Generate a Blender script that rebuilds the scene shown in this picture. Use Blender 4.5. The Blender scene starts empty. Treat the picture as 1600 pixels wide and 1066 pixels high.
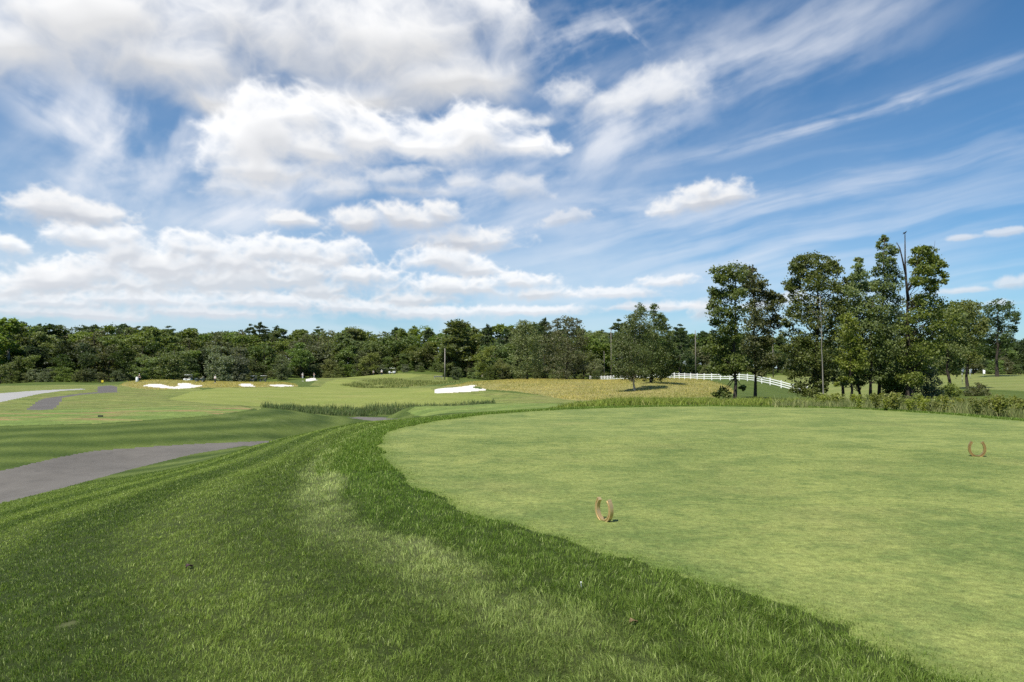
import bpy, bmesh, math, random
import numpy as np
from mathutils import Vector, Matrix, Euler
random.seed(7); RNG = np.random.default_rng(7)
SC = bpy.context.scene; COL = SC.collection
R = math.radians

# ------------------------------------------------------------------ camera
EYE = 1.65; FPX = 1600*24/36.0; PITCH = math.atan(45/FPX)
cam_d = bpy.data.cameras.new('camera'); cam = bpy.data.objects.new('camera', cam_d); COL.objects.link(cam)
cam.location = (0, 0, EYE); cam.rotation_euler = (math.pi/2+PITCH, 0, 0)
cam_d.lens = 24; cam_d.sensor_width = 36; cam_d.clip_start = 0.05; cam_d.clip_end = 9000
cam_d.dof.use_dof = True; cam_d.dof.focus_distance = 9.0; cam_d.dof.aperture_fstop = 5.0
SC.camera = cam
SC.view_settings.view_transform = 'Standard'; SC.view_settings.look = 'None'
SC.view_settings.gamma = 1; SC.view_settings.exposure = 0.53
SC.render.film_transparent = False; SC.cycles.use_denoising = False
SC.cycles.max_bounces = 6; SC.cycles.transparent_max_bounces = 4
SC.cycles.diffuse_bounces = 3; SC.cycles.glossy_bounces = 2; SC.cycles.transmission_bounces = 3
SC.cycles.sample_clamp_indirect = 6

def ray(x, y):
    """direction through a point of the 1600x1066 frame"""
    c, s = math.cos(PITCH), math.sin(PITCH)
    u = (np.asarray(x, float)-800)/FPX; v = (533-np.asarray(y, float))/FPX
    return np.stack([u*np.ones_like(v), c-s*v, s+c*v], -1)
def at(x, y, Y):
    d = ray(x, y); return d/d[..., 1:2]*np.asarray(Y, float)[..., None] + np.array([0, 0, EYE])
def proj(P):
    c, s = math.cos(PITCH), math.sin(PITCH)
    Y = P[..., 1]; Z = P[..., 2]-EYE
    f = np.maximum(c*Y+s*Z, 1e-3); up = -s*Y+c*Z
    return 800+FPX*P[..., 0]/f, 533-FPX*up/f

# ------------------------------------------------------------------ sun
SUN_EL, SUN_AZ = 58, -142          # compass bearing from +Y, clockwise positive
ts = Vector((math.sin(R(SUN_AZ))*math.cos(R(SUN_EL)), math.cos(R(SUN_AZ))*math.cos(R(SUN_EL)), math.sin(R(SUN_EL))))
sun_d = bpy.data.lights.new('sun', 'SUN'); sun_d.energy = 5.0; sun_d.angle = R(0.53); sun_d.color = (1.0, .95, .86)
sun = bpy.data.objects.new('sun', sun_d); COL.objects.link(sun); sun.location = (0, 0, 60)
sun.rotation_euler = ts.to_track_quat('Z', 'Y').to_euler()

# ------------------------------------------------------------------ world: Nishita sky with cloud layers by direction
W = bpy.data.worlds.new('World'); SC.world = W; W.use_nodes = True
nt = W.node_tree; nt.nodes.clear()
class Sock:
    """tiny arithmetic wrapper round shader sockets"""
    def __init__(s, v, tree): s.v = v; s.t = tree
    def m(s, op, b=None, c=None, clamp=False):
        n = s.t.nodes.new('ShaderNodeMath'); n.operation = op; n.use_clamp = clamp
        for i, x in enumerate((s, b, c)):
            if x is None: continue
            if isinstance(x, Sock): s.t.links.new(x.v, n.inputs[i])
            else: n.inputs[i].default_value = x
        return Sock(n.outputs[0], s.t)
    def __add__(s, o): return s.m('ADD', o)
    def __sub__(s, o): return s.m('SUBTRACT', o)
    def __mul__(s, o): return s.m('MULTIPLY', o)
    def __truediv__(s, o): return s.m('DIVIDE', o)
    def sstep(s, a, b):
        n = s.t.nodes.new('ShaderNodeMapRange'); n.interpolation_type = 'SMOOTHSTEP'
        s.t.links.new(s.v, n.inputs[0]); n.inputs[1].default_value = a; n.inputs[2].default_value = b
        return Sock(n.outputs[0], s.t)
    def lin(s, a, b, c=0., d=1.):
        n = s.t.nodes.new('ShaderNodeMapRange')
        s.t.links.new(s.v, n.inputs[0])
        for i, x in enumerate((a, b, c, d)): n.inputs[i+1].default_value = x
        return Sock(n.outputs[0], s.t)
def mixc(t, f, a, b, mode='MIX'):
    n = t.nodes.new('ShaderNodeMix'); n.data_type = 'RGBA'; n.blend_type = mode
    for k, x in ((0, f), (6, a), (7, b)):
        if isinstance(x, Sock): t.links.new(x.v, n.inputs[k])
        elif k == 0: n.inputs[0].default_value = x
        else: n.inputs[k].default_value = (*x, 1)
    return Sock(n.outputs[2], t)
def noise(t, vec, scale, detail=4., rough=.55, dist=0., dims='3D', lac=2.):
    n = t.nodes.new('ShaderNodeTexNoise'); n.noise_dimensions = dims
    n.inputs['Scale'].default_value = scale; n.inputs['Detail'].default_value = detail
    n.inputs['Roughness'].default_value = rough; n.inputs['Distortion'].default_value = dist; n.inputs['Lacunarity'].default_value = lac
    if vec is not None: t.links.new(vec.v, n.inputs['Vector'])
    return Sock(n.outputs[0], t)
def mapping(t, vec, loc=(0, 0, 0), rot=0., scale=(1, 1, 1), kind='TEXTURE'):
    n = t.nodes.new('ShaderNodeMapping'); n.vector_type = kind
    n.inputs['Location'].default_value = loc; n.inputs['Rotation'].default_value = (0, 0, rot); n.inputs['Scale'].default_value = scale
    t.links.new(vec.v, n.inputs['Vector']); return Sock(n.outputs[0], t)
def vlen(t, vec):
    n = t.nodes.new('ShaderNodeVectorMath'); n.operation = 'LENGTH'; t.links.new(vec.v, n.inputs[0]); return Sock(n.outputs['Value'], t)

# ------------------------------------------------------------------ clouds: fields over azimuth and elevation, worked out here and laid over the Nishita sky
PERM = np.random.default_rng(11).permutation(4096).astype(np.int32)
GRX = np.cos(np.linspace(0, 2*np.pi, 4096, endpoint=False)).astype(np.float32); GRY = np.sin(np.linspace(0, 2*np.pi, 4096, endpoint=False)).astype(np.float32)
def pnoise(u, v, seed=0):
    iu = np.floor(u).astype(np.int32); iv = np.floor(v).astype(np.int32)
    fu = (u-iu).astype(np.float32); fv = (v-iv).astype(np.float32)
    su = fu*fu*fu*(fu*(fu*6-15)+10); sv = fv*fv*fv*(fv*(fv*6-15)+10)
    def g(a, b, x, y):
        h = PERM[(PERM[(a+seed*57) & 4095]+b) & 4095]
        return GRX[h]*x+GRY[h]*y
    n0 = g(iu, iv, fu, fv)*(1-su)+g(iu+1, iv, fu-1, fv)*su
    n1 = g(iu, iv+1, fu, fv-1)*(1-su)+g(iu+1, iv+1, fu-1, fv-1)*su
    return (n0*(1-sv)+n1*sv)*1.5
def fbm(u, v, octv=6, gain=.5, seed=0, billow=False):
    s = 0; a = 1.; tot = 0
    for i in range(octv):
        n = pnoise(u, v, seed+i)
        if billow: n = .45-np.abs(n)*1.3
        s = s+n*a; tot += a; a *= gain; u = u*2.03+7.1; v = v*2.03+3.7
    return s/tot
def sstep(x, a, b):
    x = np.clip((x-a)/(b-a), 0, 1); return x*x*(3-2*x)
def blur(A, r):
    for ax in (0, 1):
        for _ in range(2):
            k = 2*r+1; pad = [(0, 0), (0, 0)]; pad[ax] = (r+1, r)
            c = np.cumsum(np.pad(A, pad, mode='edge'), axis=ax, dtype=np.float64)
            A = (c[k:, :]-c[:-k, :])/k if ax == 0 else (c[:, k:]-c[:, :-k])/k
    return A.astype(np.float32)
AZ0, AZ1, EL0, EL1 = -50., 50., -3., 37.     # degrees covered by the placed clouds
CW = 2100; CH = int(CW*(EL1-EL0)/(AZ1-AZ0))
def cloud_fields():
    az = np.radians(np.linspace(AZ0, AZ1, CW, dtype=np.float32)); el = np.radians(np.linspace(EL0, EL1, CH, dtype=np.float32))
    A, E = np.meshgrid(az*FPX, el*FPX)
    px = CW/math.radians(AZ1-AZ0)/FPX         # grid cells per frame pixel
    def loc(x, y):
        d = ray(x, y); d = d/np.linalg.norm(d); a = math.atan2(d[0], d[1]); return a*FPX, math.asin(d[2])*FPX, math.cos(a)
    rgb = np.zeros((CH, CW, 3), np.float32); al = np.zeros((CH, CW), np.float32)
    def over(c, a):
        nonlocal rgb, al
        rgb = np.asarray(c, np.float32)*a[..., None]+rgb*(1-a[..., None]); al = a+al*(1-a)
    # shared distortion
    wu = fbm(A/150, E/120, 4, seed=3); wv = fbm(A/150, E/120, 4, seed=9)
    wl = fbm(A/520, E/300, 3, seed=5)
    fu = fbm(A/26, E/22, 3, seed=13); fv = fbm(A/26, E/22, 3, seed=19)
    # pale veil over the horizon
    n = fbm(A/420+wu*.4, E/110, 6, seed=21)
    veil = np.clip(np.interp(E, [0, 90, 240, 480], [.94, .58, .16, .0])*(1+n*1.1)*np.interp(A, [-750, -500, 0, 350, 700], [.8, 1.0, 1.0, .66, .34]), 0, .9)
    over((.53, .575, .62), veil)
    # cirrus
    def streak(x0, y0, x1, y1, w, amp, su, sv, seed, lo=-.30, hi=.48, warp=.5, col=(.60, .615, .645)):
        a0, e0, c0 = loc(x0, y0); a1, e1, c1 = loc(x1, y1); L = math.hypot(a1-a0, e1-e0); c = (c0+c1)/2
        ca, sa = (a1-a0)/L, (e1-e0)/L
        X = A-(a0+a1)/2; Y = E-(e0+e1)/2
        u = X*ca+Y*sa; v = -X*sa+Y*ca
        ww = w*c
        msk = (np.abs(u) < L*.85) & (np.abs(v) < ww*2.6)
        if not msk.any(): return
        u = u[msk]; v = v[msk]; wm = wu[msk]; wm2 = wv[msk]
        v2 = v+wl[msk]*ww*warp+wm*ww*.10
        n = fbm(u/su+wm2*.15, v2/sv+wm*.12, 6, .50, seed=seed)
        n2 = fbm(u/(su*.45)+wm*.3, v2/(sv*1.5)+wm2*.25, 6, .56, seed=seed+7)
        q = (u/(L*.60))**2+(v2/ww)**2
        m = np.exp(-q*1.5)*sstep(n*.75+n2*.45, lo, hi)*amp*np.interp((x0+x1)/2, [500, 1100], [1., .74])
        a = np.zeros_like(A); a[msk] = np.clip(m, 0, .93); over(col, a)
    for s in [(790, 300, 1300, 10, 88, 1.0, 300, 60, 1), (820, 275, 1150, 110, 62, .9, 160, 50, 2), (1000, 190, 1480, -70, 74, .75, 300, 44, 3),
              (1040, 260, 1660, 62, 17, .85, 260, 20, 4), (790, 420, 1720, 190, 66, .75, 520, 30, 5), (850, 470, 1720, 300, 58, .70, 560, 24, 6), (1000, 520, 1720, 400, 40, .55, 520, 20, 7),
              (760, 130, 1040, 10, 58, .9, 170, 44, 8), (965, 30, 1010, 80, 9, .7, 50, 12, 9), (900, 60, 990, 40, 16, .5, 70, 16, 10),
              (150, 350, 245, 85, 130, 1.15, 200, 90, 11), (20, 120, 200, 240, 52, .95, 160, 44, 12), (270, 360, 560, 215, 62, .85, 220, 60, 14),
              (220, 410, 460, 290, 36, .8, 220, 30, 15), (520, 340, 920, 270, 60, .8, 260, 40, 16), (560, 400, 900, 330, 40, .6, 260, 30, 17), (1400, 165, 1450, 148, 12, .5, 40, 10, 18),
              (840, 340, 1120, 310, 40, .6, 200, 26, 19), (60, 300, 300, 250, 60, .5, 180, 40, 20)]:
        streak(*s)
    # cumulus; the light comes from above and a little to the left
    def cumulus(blobs, size, amp, wid, soft, gray, white, k, cap=.98, flat=1.0, seed=30, lum=1.0, grow=1.08, tall=1.0):
        M = np.full_like(A, -9.)
        for b in blobs:
            x, y, rx, ry = b[:4]; ang = math.radians(b[4]) if len(b) > 4 else 0
            a, e, c = loc(x, y)
            X = A-a+wu*rx*.22; Y = E-e+wv*ry*.35
            if ang: X, Y = X*math.cos(ang)+Y*math.sin(ang), -X*math.sin(ang)+Y*math.cos(ang)
            rx2 = rx*c*c*grow; ry2 = ry*c*grow*tall
            Yl = np.where(Y < 0, Y*(1.0+.45*flat), Y*.92)          # flatter underneath
            q = 1-np.sqrt((X/rx2)**2+(Yl/ry2)**2)
            h = np.clip(.5+.5*(M-q)/.35, 0, 1); M = q*(1-h)+M*h+.35*h*(1-h)
        msk = M > -1.2
        u = A[msk]/size+wu[msk]*.35; v = E[msk]/(size*.72)+wv[msk]*.35
        n = fbm(u, v, 7, .54, seed=seed, billow=True)*1.1+fbm(u*.6, v*.6, 6, .5, seed=seed+11)*.65
        D = np.full_like(A, -3.); D[msk] = M[msk]*1.25+n*amp
        # rims facing down break up softly, rims facing up stay crisp
        T = np.clip(D, 0, 1.2)
        Tb = blur(T, 3)
        gy, gx = np.gradient(blur(T, max(2, int(size*.10*px))))
        up = -(gy*.9-gx*.35)*size*px
        S = np.zeros_like(A); st = size*.13*px
        for i in range(1, 9):                                       # light lost on the way in from above
            dy = int(round(st*i*.9)); dxx = int(round(-st*i*.38))
            sh = np.zeros_like(T); sh[:CH-dy, max(0, -dxx):] = T[dy:, :CW-max(0, -dxx)] if dxx <= 0 else 0
            S += sh/8*np.float32(1.6)
        lit = np.exp(-S*k)*1.0+np.clip(up, -.6, .6)*.36
        lit = np.clip(lit+.10*fbm(A/size*2.2, E/size*2.6, 5, .6, seed=seed+3), 0, 1)
        a = sstep(D, -.02, wid)
        soften = sstep(D, -.02, wid*soft)
        down = sstep(S, .0, .5)
        a = (a*(1-down)+soften*down)*cap
        c = np.asarray(gray, np.float32)*(1-lit[..., None])+np.asarray(white, np.float32)*lit[..., None]
        over(c*lum, a)
    hi = [(620, 60, 230, 95), (755, 122, 90, 42), (690, 130, 110, 34), (420, 50, 260, 105), (120, 20, 280, 85), (300, 110, 190, 52), (560, 155, 130, 26), (30, 80, 120, 60), (340, 165, 90, 26)]
    mid = [(425, 200, 92, 60), (480, 180, 62, 40), (395, 228, 66, 48), (380, 190, 44, 40), (560, 215, 110, 48), (490, 240, 110, 48), (735, 218, 92, 46), (822, 232, 52, 20), (655, 235, 90, 36), (410, 268, 90, 30)]
    soft = [(1000, 152, 84, 30, 12), (1040, 150, 50, 22), (950, 160, 50, 18), (890, 148, 40, 20), (800, 182, 44, 12), (830, 190, 40, 10)]
    mid2 = [(625, 283, 66, 18), (535, 300, 52, 18), (800, 298, 58, 22, -10), (725, 288, 36, 12), (380, 300, 70, 22), (640, 300, 110, 12)]
    lowA = [(85, 330, 112, 27), (150, 340, 80, 18), (60, 322, 60, 20), (1105, 316, 76, 20, 8), (1140, 306, 42, 18), (1100, 302, 30, 14), (1045, 330, 40, 13),
            (650, 345, 84, 20), (612, 335, 30, 14), (690, 338, 40, 16), (560, 350, 60, 18), (455, 345, 50, 14), (720, 378, 86, 19), (775, 378, 34, 14)]
    lowB = [(690, 408, 60, 16), (745, 425, 40, 12), (190, 400, 60, 16), (300, 392, 62, 18), (410, 398, 66, 20), (500, 402, 78, 20), (350, 415, 90, 20), (230, 420, 90, 20), (95, 440, 76, 21), (110, 430, 40, 16), (150, 375, 90, 16), (10, 385, 36, 12)]
    lowC = [(150, 432, 60, 20), (265, 425, 60, 20), (390, 440, 70, 22), (480, 432, 60, 18), (60, 445, 50, 18), (430, 438, 110, 20), (505, 458, 60, 14), (320, 445, 100, 16), (210, 448, 80, 14), (30, 455, 70, 14), (560, 432, 70, 12), (810, 442, 50, 10), (700, 452, 100, 12), (640, 470, 80, 10), (840, 462, 60, 8)]
    lowD = [(220, 470, 150, 11), (80, 476, 130, 11), (420, 474, 130, 10), (560, 482, 110, 9), (330, 490, 160, 8), (120, 494, 160, 8), (660, 492, 120, 8), (820, 488, 110, 7), (1020, 480, 90, 6), (960, 460, 70, 7), (1045, 442, 44, 7)]
    rgt = [(1570, 366, 36, 8), (1500, 374, 30, 5), (1575, 446, 44, 10), (1505, 455, 40, 6), (1098, 488, 24, 16), (1240, 468, 28, 13), (880, 345, 50, 12, 8), (1560, 475, 40, 6), (1180, 480, 30, 8)]
    cumulus(lowD, 26, .80, .7, 1.6, (.46, .485, .525), (.64, .65, .665), 1.2, .88, seed=30, tall=1.5, grow=1.2)
    cumulus(lowC, 30, .85, .65, 1.8, (.44, .465, .50), (.68, .685, .69), 1.2, .93, seed=34, tall=1.5, grow=1.2)
    cumulus(lowB, 38, .85, .62, 1.9, (.44, .46, .495), (.68, .685, .69), 1.2, .94, seed=38, tall=1.45, grow=1.2)
    cumulus(lowA, 44, .80, .72, 1.8, (.385, .405, .445), (.645, .645, .645), 1.3, .96, seed=42, tall=1.3, grow=1.12)
    cumulus(rgt, 34, .85, .7, 1.8, (.40, .415, .45), (.58, .58, .59), 1.4, .62, seed=46, tall=1.2)
    cumulus(hi, 140, .72, .62, 2.2, (.455, .46, .47), (.69, .69, .69), .85, .98, seed=50, flat=.2, grow=1.16)
    cumulus(mid2, 60, .9, .9, 2.0, (.42, .44, .475), (.60, .605, .615), 1.0, .72, seed=58, grow=1.2)
    cumulus(soft, 60, 1.0, 1.1, 1.6, (.50, .515, .54), (.645, .65, .655), .7, .80, seed=66, grow=1.25)
    cumulus(mid, 78, .74, .62, 1.9, (.47, .48, .50), (.71, .71, .71), .8, .98, seed=62, flat=.35, grow=1.15)
    return rgb, al

SKYK = 0.085
def build_world():
    t = nt
    tc = t.nodes.new('ShaderNodeTexCoord'); sep = t.nodes.new('ShaderNodeSeparateXYZ'); t.links.new(tc.outputs['Generated'], sep.inputs[0])
    dx, dy, dz = (Sock(o, t) for o in sep.outputs)
    az = dx.m('ARCTAN2', dy); el = dz.m('ARCSINE')
    sky = t.nodes.new('ShaderNodeTexSky'); sky.sky_type = 'NISHITA'; sky.sun_disc = False
    sky.sun_elevation = R(SUN_EL); sky.sun_rotation = R(SUN_AZ); sky.air_density = 1.0; sky.dust_density = 0.5; sky.ozone_density = 3.0
    base = mixc(t, 1.0, Sock(sky.outputs[0], t), SKY_TINT, 'MULTIPLY')
    rgb, al = cloud_fields()
    im = bpy.data.images.new('cloud_cover', CW, CH, alpha=True, float_buffer=True); im.alpha_mode = 'CHANNEL_PACKED'
    im.colorspace_settings.name = 'Non-Color'
    ac = np.maximum(al, 1e-4)[..., None]
    im.pixels.foreach_set(np.concatenate([rgb/ac/SKYK*1.05, al[..., None]], -1).astype(np.float32).ravel()); im.update(); im.pack()
    uv = t.nodes.new('ShaderNodeCombineXYZ')
    t.links.new(az.lin(R(AZ0), R(AZ1)).v, uv.inputs[0]); t.links.new(el.lin(R(EL0), R(EL1)).v, uv.inputs[1])
    tx = t.nodes.new('ShaderNodeTexImage'); tx.image = im; tx.extension = 'EXTEND'; tx.interpolation = 'Cubic'
    t.links.new(uv.outputs[0], tx.inputs[0])
    inside = az.m('ABSOLUTE').sstep(R(49.8), R(44))*el.sstep(R(36.8), R(33))
    col = mixc(t, Sock(tx.outputs['Alpha'], t)*inside, base, Sock(tx.outputs['Color'], t))
    # loose cloud over the rest of the sky, behind and above the viewer
    n = noise(t, Sock(tc.outputs['Generated'], t), 2.6, 5, .58, .2)
    a2 = n.sstep(.50, .66)*inside.m('MULTIPLY_ADD', -1.0, 1.0)*el.sstep(R(-1), R(12))*.35
    col = mixc(t, a2, col, tuple(c/SKYK for c in (.56, .57, .59)))
    bg = t.nodes.new('ShaderNodeBackground'); out = t.nodes.new('ShaderNodeOutputWorld')
    t.links.new(col.v, bg.inputs[0]); bg.inputs[1].default_value = SKYK
    t.links.new(bg.outputs[0], out.inputs[0])
SKY_TINT = (.42, .78, .98)
build_world()
W.cycles.sampling_method = 'MANUAL'; W.cycles.sample_map_resolution = 512
# ------------------------------------------------------------------ helpers
def tag(o, label=None, cat=None, group=None, kind=None):
    if label: o['label'] = label
    if cat: o['category'] = cat
    if group: o['group'] = group
    if kind: o['kind'] = kind
    return o
def empty(name, loc, rz=0.):
    o = bpy.data.objects.new(name, None); COL.objects.link(o); o.location = loc; o.rotation_euler = (0, 0, rz); o.empty_display_size = .2
    return o
def link(name, me, mat=None, parent=None):
    o = bpy.data.objects.new(name, me); COL.objects.link(o)
    if mat is not None and not me.materials: me.materials.append(mat)
    if parent is not None: o.parent = parent
    return o
def mesh_np(name, V, faces, attrs=None, smooth=False):
    """faces: list of (N,k) index arrays"""
    me = bpy.data.meshes.new(name); me.vertices.add(len(V)); me.vertices.foreach_set('co', np.asarray(V, np.float32).ravel())
    nl = sum(f.size for f in faces); nf = sum(len(f) for f in faces)
    me.loops.add(nl); me.polygons.add(nf)
    me.loops.foreach_set('vertex_index', np.concatenate([f.ravel() for f in faces]).astype(np.int32))
    tot = np.concatenate([np.full(len(f), f.shape[1]) for f in faces]); st = np.concatenate([[0], np.cumsum(tot)[:-1]])
    me.polygons.foreach_set('loop_start', st.astype(np.int32)); me.polygons.foreach_set('loop_total', tot.astype(np.int32))
    me.polygons.foreach_set('use_smooth', np.full(nf, bool(smooth)))
    for k, a in (attrs or {}).items():
        at_ = me.attributes.new(k, 'FLOAT', 'POINT'); at_.data.foreach_set('value', np.asarray(a, np.float32))
    me.update(calc_edges=True)
    return me
def copy_tree(o, parent=None):
    c = o.copy(); COL.objects.link(c)
    if parent is not None: c.parent = parent
    for ch in o.children: copy_tree(ch, c)
    return c
class Build:
    """collects boxes, tubes and lathes into one mesh"""
    def __init__(s): s.bm = bmesh.new()
    def box(s, c, size, rot=(0, 0, 0), bev=0.):
        g = bmesh.ops.create_cube(s.bm, size=1); vs = g['verts']
        M = Matrix.Translation(c) @ Euler(rot).to_matrix().to_4x4() @ Matrix.Diagonal((*size, 1))
        bmesh.ops.transform(s.bm, matrix=M, verts=vs)
        if bev:
            es = list({e for v in vs for e in v.link_edges}); bmesh.ops.bevel(s.bm, geom=es, offset=bev, segments=2, affect='EDGES')
        return s
    def tube(s, pts, rad, n=8, cap=True):
        pts = [Vector(p) for p in pts]; rad = rad if isinstance(rad, (list, tuple)) else [rad]*len(pts)
        rings = []
        for i, p in enumerate(pts):
            d = (pts[min(i+1, len(pts)-1)]-pts[max(i-1, 0)]).normalized()
            a = d.cross(Vector((0, 0, 1)) if abs(d.z) < .9 else Vector((1, 0, 0))).normalized(); b = d.cross(a)
            rings.append([s.bm.verts.new(p+(a*math.cos(2*math.pi*k/n)+b*math.sin(2*math.pi*k/n))*rad[i]) for k in range(n)])
        for r0, r1 in zip(rings, rings[1:]):
            for k in range(n): s.bm.faces.new((r0[k], r0[(k+1) % n], r1[(k+1) % n], r1[k]))
        if cap: s.bm.faces.new(rings[0][::-1]); s.bm.faces.new(rings[-1])
        return s
    def ball(s, c, r, sc=(1, 1, 1), sub=2):
        g = bmesh.ops.create_icosphere(s.bm, subdivisions=sub, radius=1)
        bmesh.ops.transform(s.bm, matrix=Matrix.Translation(c) @ Matrix.Diagonal((r*sc[0], r*sc[1], r*sc[2], 1)), verts=g['verts']); return s
    def make(s, name, mat, parent=None, smooth=False):
        bmesh.ops.recalc_face_normals(s.bm, faces=s.bm.faces)
        me = bpy.data.meshes.new(name); s.bm.to_mesh(me); s.bm.free()
        if smooth: me.polygons.foreach_set('use_smooth', [True]*len(me.polygons))
        return link(name, me, mat, parent)

# ------------------------------------------------------------------ terrain: heights through known points, smooth in bearing and log distance
CP = [  # frame x, frame y, distance
 (600,705,13.9),(700,785,8.5),(960,870,6.03),
 (0,900,6.9),(0,985,4.9),(250,1000,4.4),(250,900,5.9),(0,830,11.5),(160,800,11.),(350,800,8.6),(450,760,10.5),(300,745,17.),(430,715,19.),(500,673,27),(440,687,29),(400,696,29),(560,661,25),(480,720,14.5),
 (0,790,20.5),(200,735,29),(0,760,26),(200,717,34.2),(330,700,38),(420,690,42),(500,681,50),(450,689,45),(560,667,58),(600,656,62),(545,653,66),
 (-80,760,26),(-80,690,38),(-80,663,44),(-80,646,58),
 (0,735,28.5),(0,700,34),(0,667,43),(200,690,37.5),(200,659,46),(300,682,41),(300,654,49),(380,670,46),(380,643,56),(450,662,51),(500,656,60),(0,643,58),(150,638,63),(300,634,68),(385,634,70),(450,640,68),
 (420,641,76),(480,645,75),(550,648,75),(620,646,75),(690,641,76),(760,633,76),(640,646,47),(700,641,46),
 (640,635.5,50),(700,640,45),(760,640,44),(760,631,54),(850,636,46),(880,634,50),(860,630.5,56),(900,630,64),
 (830,641,33),(1000,634,38),(1000,628,60),(1000,625,70),(1100,630,55),(1100,624,70),(1200,634,50),(1200,626,62),
 (300,625,92),(420,625,92),(550,632,88),(650,626,92),(300,612,125),(420,610,130),(550,612,128),(640,608,135),(550,606,150),(450,605,146),(420,601,152),(385,605,143),(385,600,150),(460,601,152),(500,597,172),(600,601,168),(600,594,186),(570,588,204),(640,588,204),(600,584.5,216),(610,584.5,245),
 (720,614,108),(680,614,108),(755,611,110),(700,607,113),(740,602.5,118),(690,603,122),(650,606,140),
 (360,597.5,162),(400,598,162),(440,598,165),(390,597,215),(450,596,215),(480,596,190),(480,592,198),(480,590.5,205),(320,597,158),
 (200,597,150),(200,604,140),(260,595.5,152),(260,608,138),(230,596,150),(260,600,146),(310,604,142),(150,604,138),(160,615,110),(100,610,112),(0,613,104),(0,630,78),(60,630,80),(60,615,105),(128,608,124),(0,603,150),(100,601,160),(0,600,172),(100,600,172),
 (200,598,182),(300,597,190),(-80,602,165),(-80,630,80),
 (-80,598,205),(0,597,205),(200,597,215),(300,597,228),(400,595,250),(500,590,255),(600,586,262),(700,590,220),
 (740,601,124),(740,597,140),(800,597,135),(800,606,112),(850,594.5,148),(900,594,152),(850,616,98),(900,618,92),(950,610,104),(950,600,126),(992,611,98),(992,622,84),(1017,598,112),(1060,592,150),(1060,600,118),(1100,594,142),(1100,612,95),(1148,628,64),(1160,618,82),(1160,595,130),(1210,603,122),(1210,625,75),(1261,618,115),
 (1285,628,70),(1330,628,69),(1420,628,70),(1350,627,72),(1330,606,120),(1400,601,150),(1300,600,140),(1230,590,200),(1230,587.5,240),
 (922,594,215),(1000,592.5,178),(880,593,190),(820,594,165),(950,588,245),(1100,588,230),
 (1480,618,84),(1500,625,70),(1590,621,75),(1500,612,92),(1500,602,125),(1500,590,160),(1500,587,172),(1560,585.5,165),(1590,586,172),(1560,598,125),(1700,620,75),(1700,600,120),(1700,586,170),(1560,585,200),(1450,586,190),
 (1590,651,30),(1590,640,42),(1450,641,36),(1450,634,50),(1300,634,44),(1700,655,28),(1700,640,42),
]
pts = np.array(CP, float); P3 = at(pts[:, 0], pts[:, 1], pts[:, 2])
extra = [(0, .6, 0), (-30, 2, -.02), (30, 2, 0), (0, 2, 0), (-50, 2, -.05), (50, 3, 0), (20, 8, 0), (30, 15, 0), (10, 20, 0), (0, 12, 0), (35, 24, 0), (20, 28, 0), (45, 15, -.1), (-50, 8, -1.2), (-50, 20, -2.9), (-50, 60, -2.3), (50, 40, -1), (50, 90, -1.4), (50, 170, .3)]
for a in range(-50, 51, 10): extra.append((a, 330, float(np.interp(a, [-40, -20, -5, 15, 30, 50], [7, 6, 5, 3.5, 1, 1])))); extra.append((a, 270, float(np.interp(a, [-40, -20, -5, 15, 30, 50], [1.5, 1.2, 1.2, .8, .4, .5]))))
ex = np.array(extra); ea = np.radians(ex[:, 0]); P3 = np.concatenate([P3, np.stack([np.sin(ea)*ex[:, 1], np.cos(ea)*ex[:, 1], ex[:, 2]], -1)])
def uvpol(X, Y):
    r = np.sqrt(X*X+Y*Y); return np.clip(np.arctan2(X, Y), -.95, .95)*3.2, np.log(np.clip(r, .6, 335))
CU, CV = uvpol(P3[:, 0], P3[:, 1]); CZ = P3[:, 2]
def kern(d2): return d2*np.log(d2+1e-9)*.5
n_ = len(CU); K = kern((CU[:, None]-CU)**2+(CV[:, None]-CV)**2)+np.eye(n_)*2e-3
Q = np.stack([np.ones(n_), CU, CV], -1); sol = np.linalg.solve(np.block([[K, Q], [Q.T, np.zeros((3, 3))]]), np.concatenate([CZ, np.zeros(3)]))
TEE = np.array([(2.33,3.61),(2.03,4.33),(1.62,5.22),(.90,6.03),(.20,6.99),(-.80,8.5),(-1.83,10.87),(-2.73,13.86),(-3.16,16.45),(-3.04,19.6),(-1.76,23.5),(.51,27.1),(4.2,29.8),(8.8,31.2),(14,29.8),(16,26.3),(16.7,22.3),(18.5,17),(19.5,10),(16,3),(9,.6),(5,.9),(3.2,2.2)])
def smooth_poly(Pt, k=9):
    n = len(Pt); out = []
    for i in range(n):
        p0, p1, p2, p3 = Pt[i-1], Pt[i], Pt[(i+1) % n], Pt[(i+2) % n]
        for j in range(k):
            t = j/k; out.append(.5*((2*p1)+(-p0+p2)*t+(2*p0-5*p1+4*p2-p3)*t*t+(-p0+3*p1-3*p2+p3)*t**3))
    return np.array(out)
def inside(X, Y, poly):
    c = np.zeros(X.shape, bool); j = len(poly)-1
    for i in range(len(poly)):
        (xi, yi), (xj, yj) = poly[i], poly[j]
        if yi != yj:
            c ^= ((yi > Y) != (yj > Y)) & (X < (xj-xi)*(Y-yi)/(yj-yi)+xi)
        j = i
    return c
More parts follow.
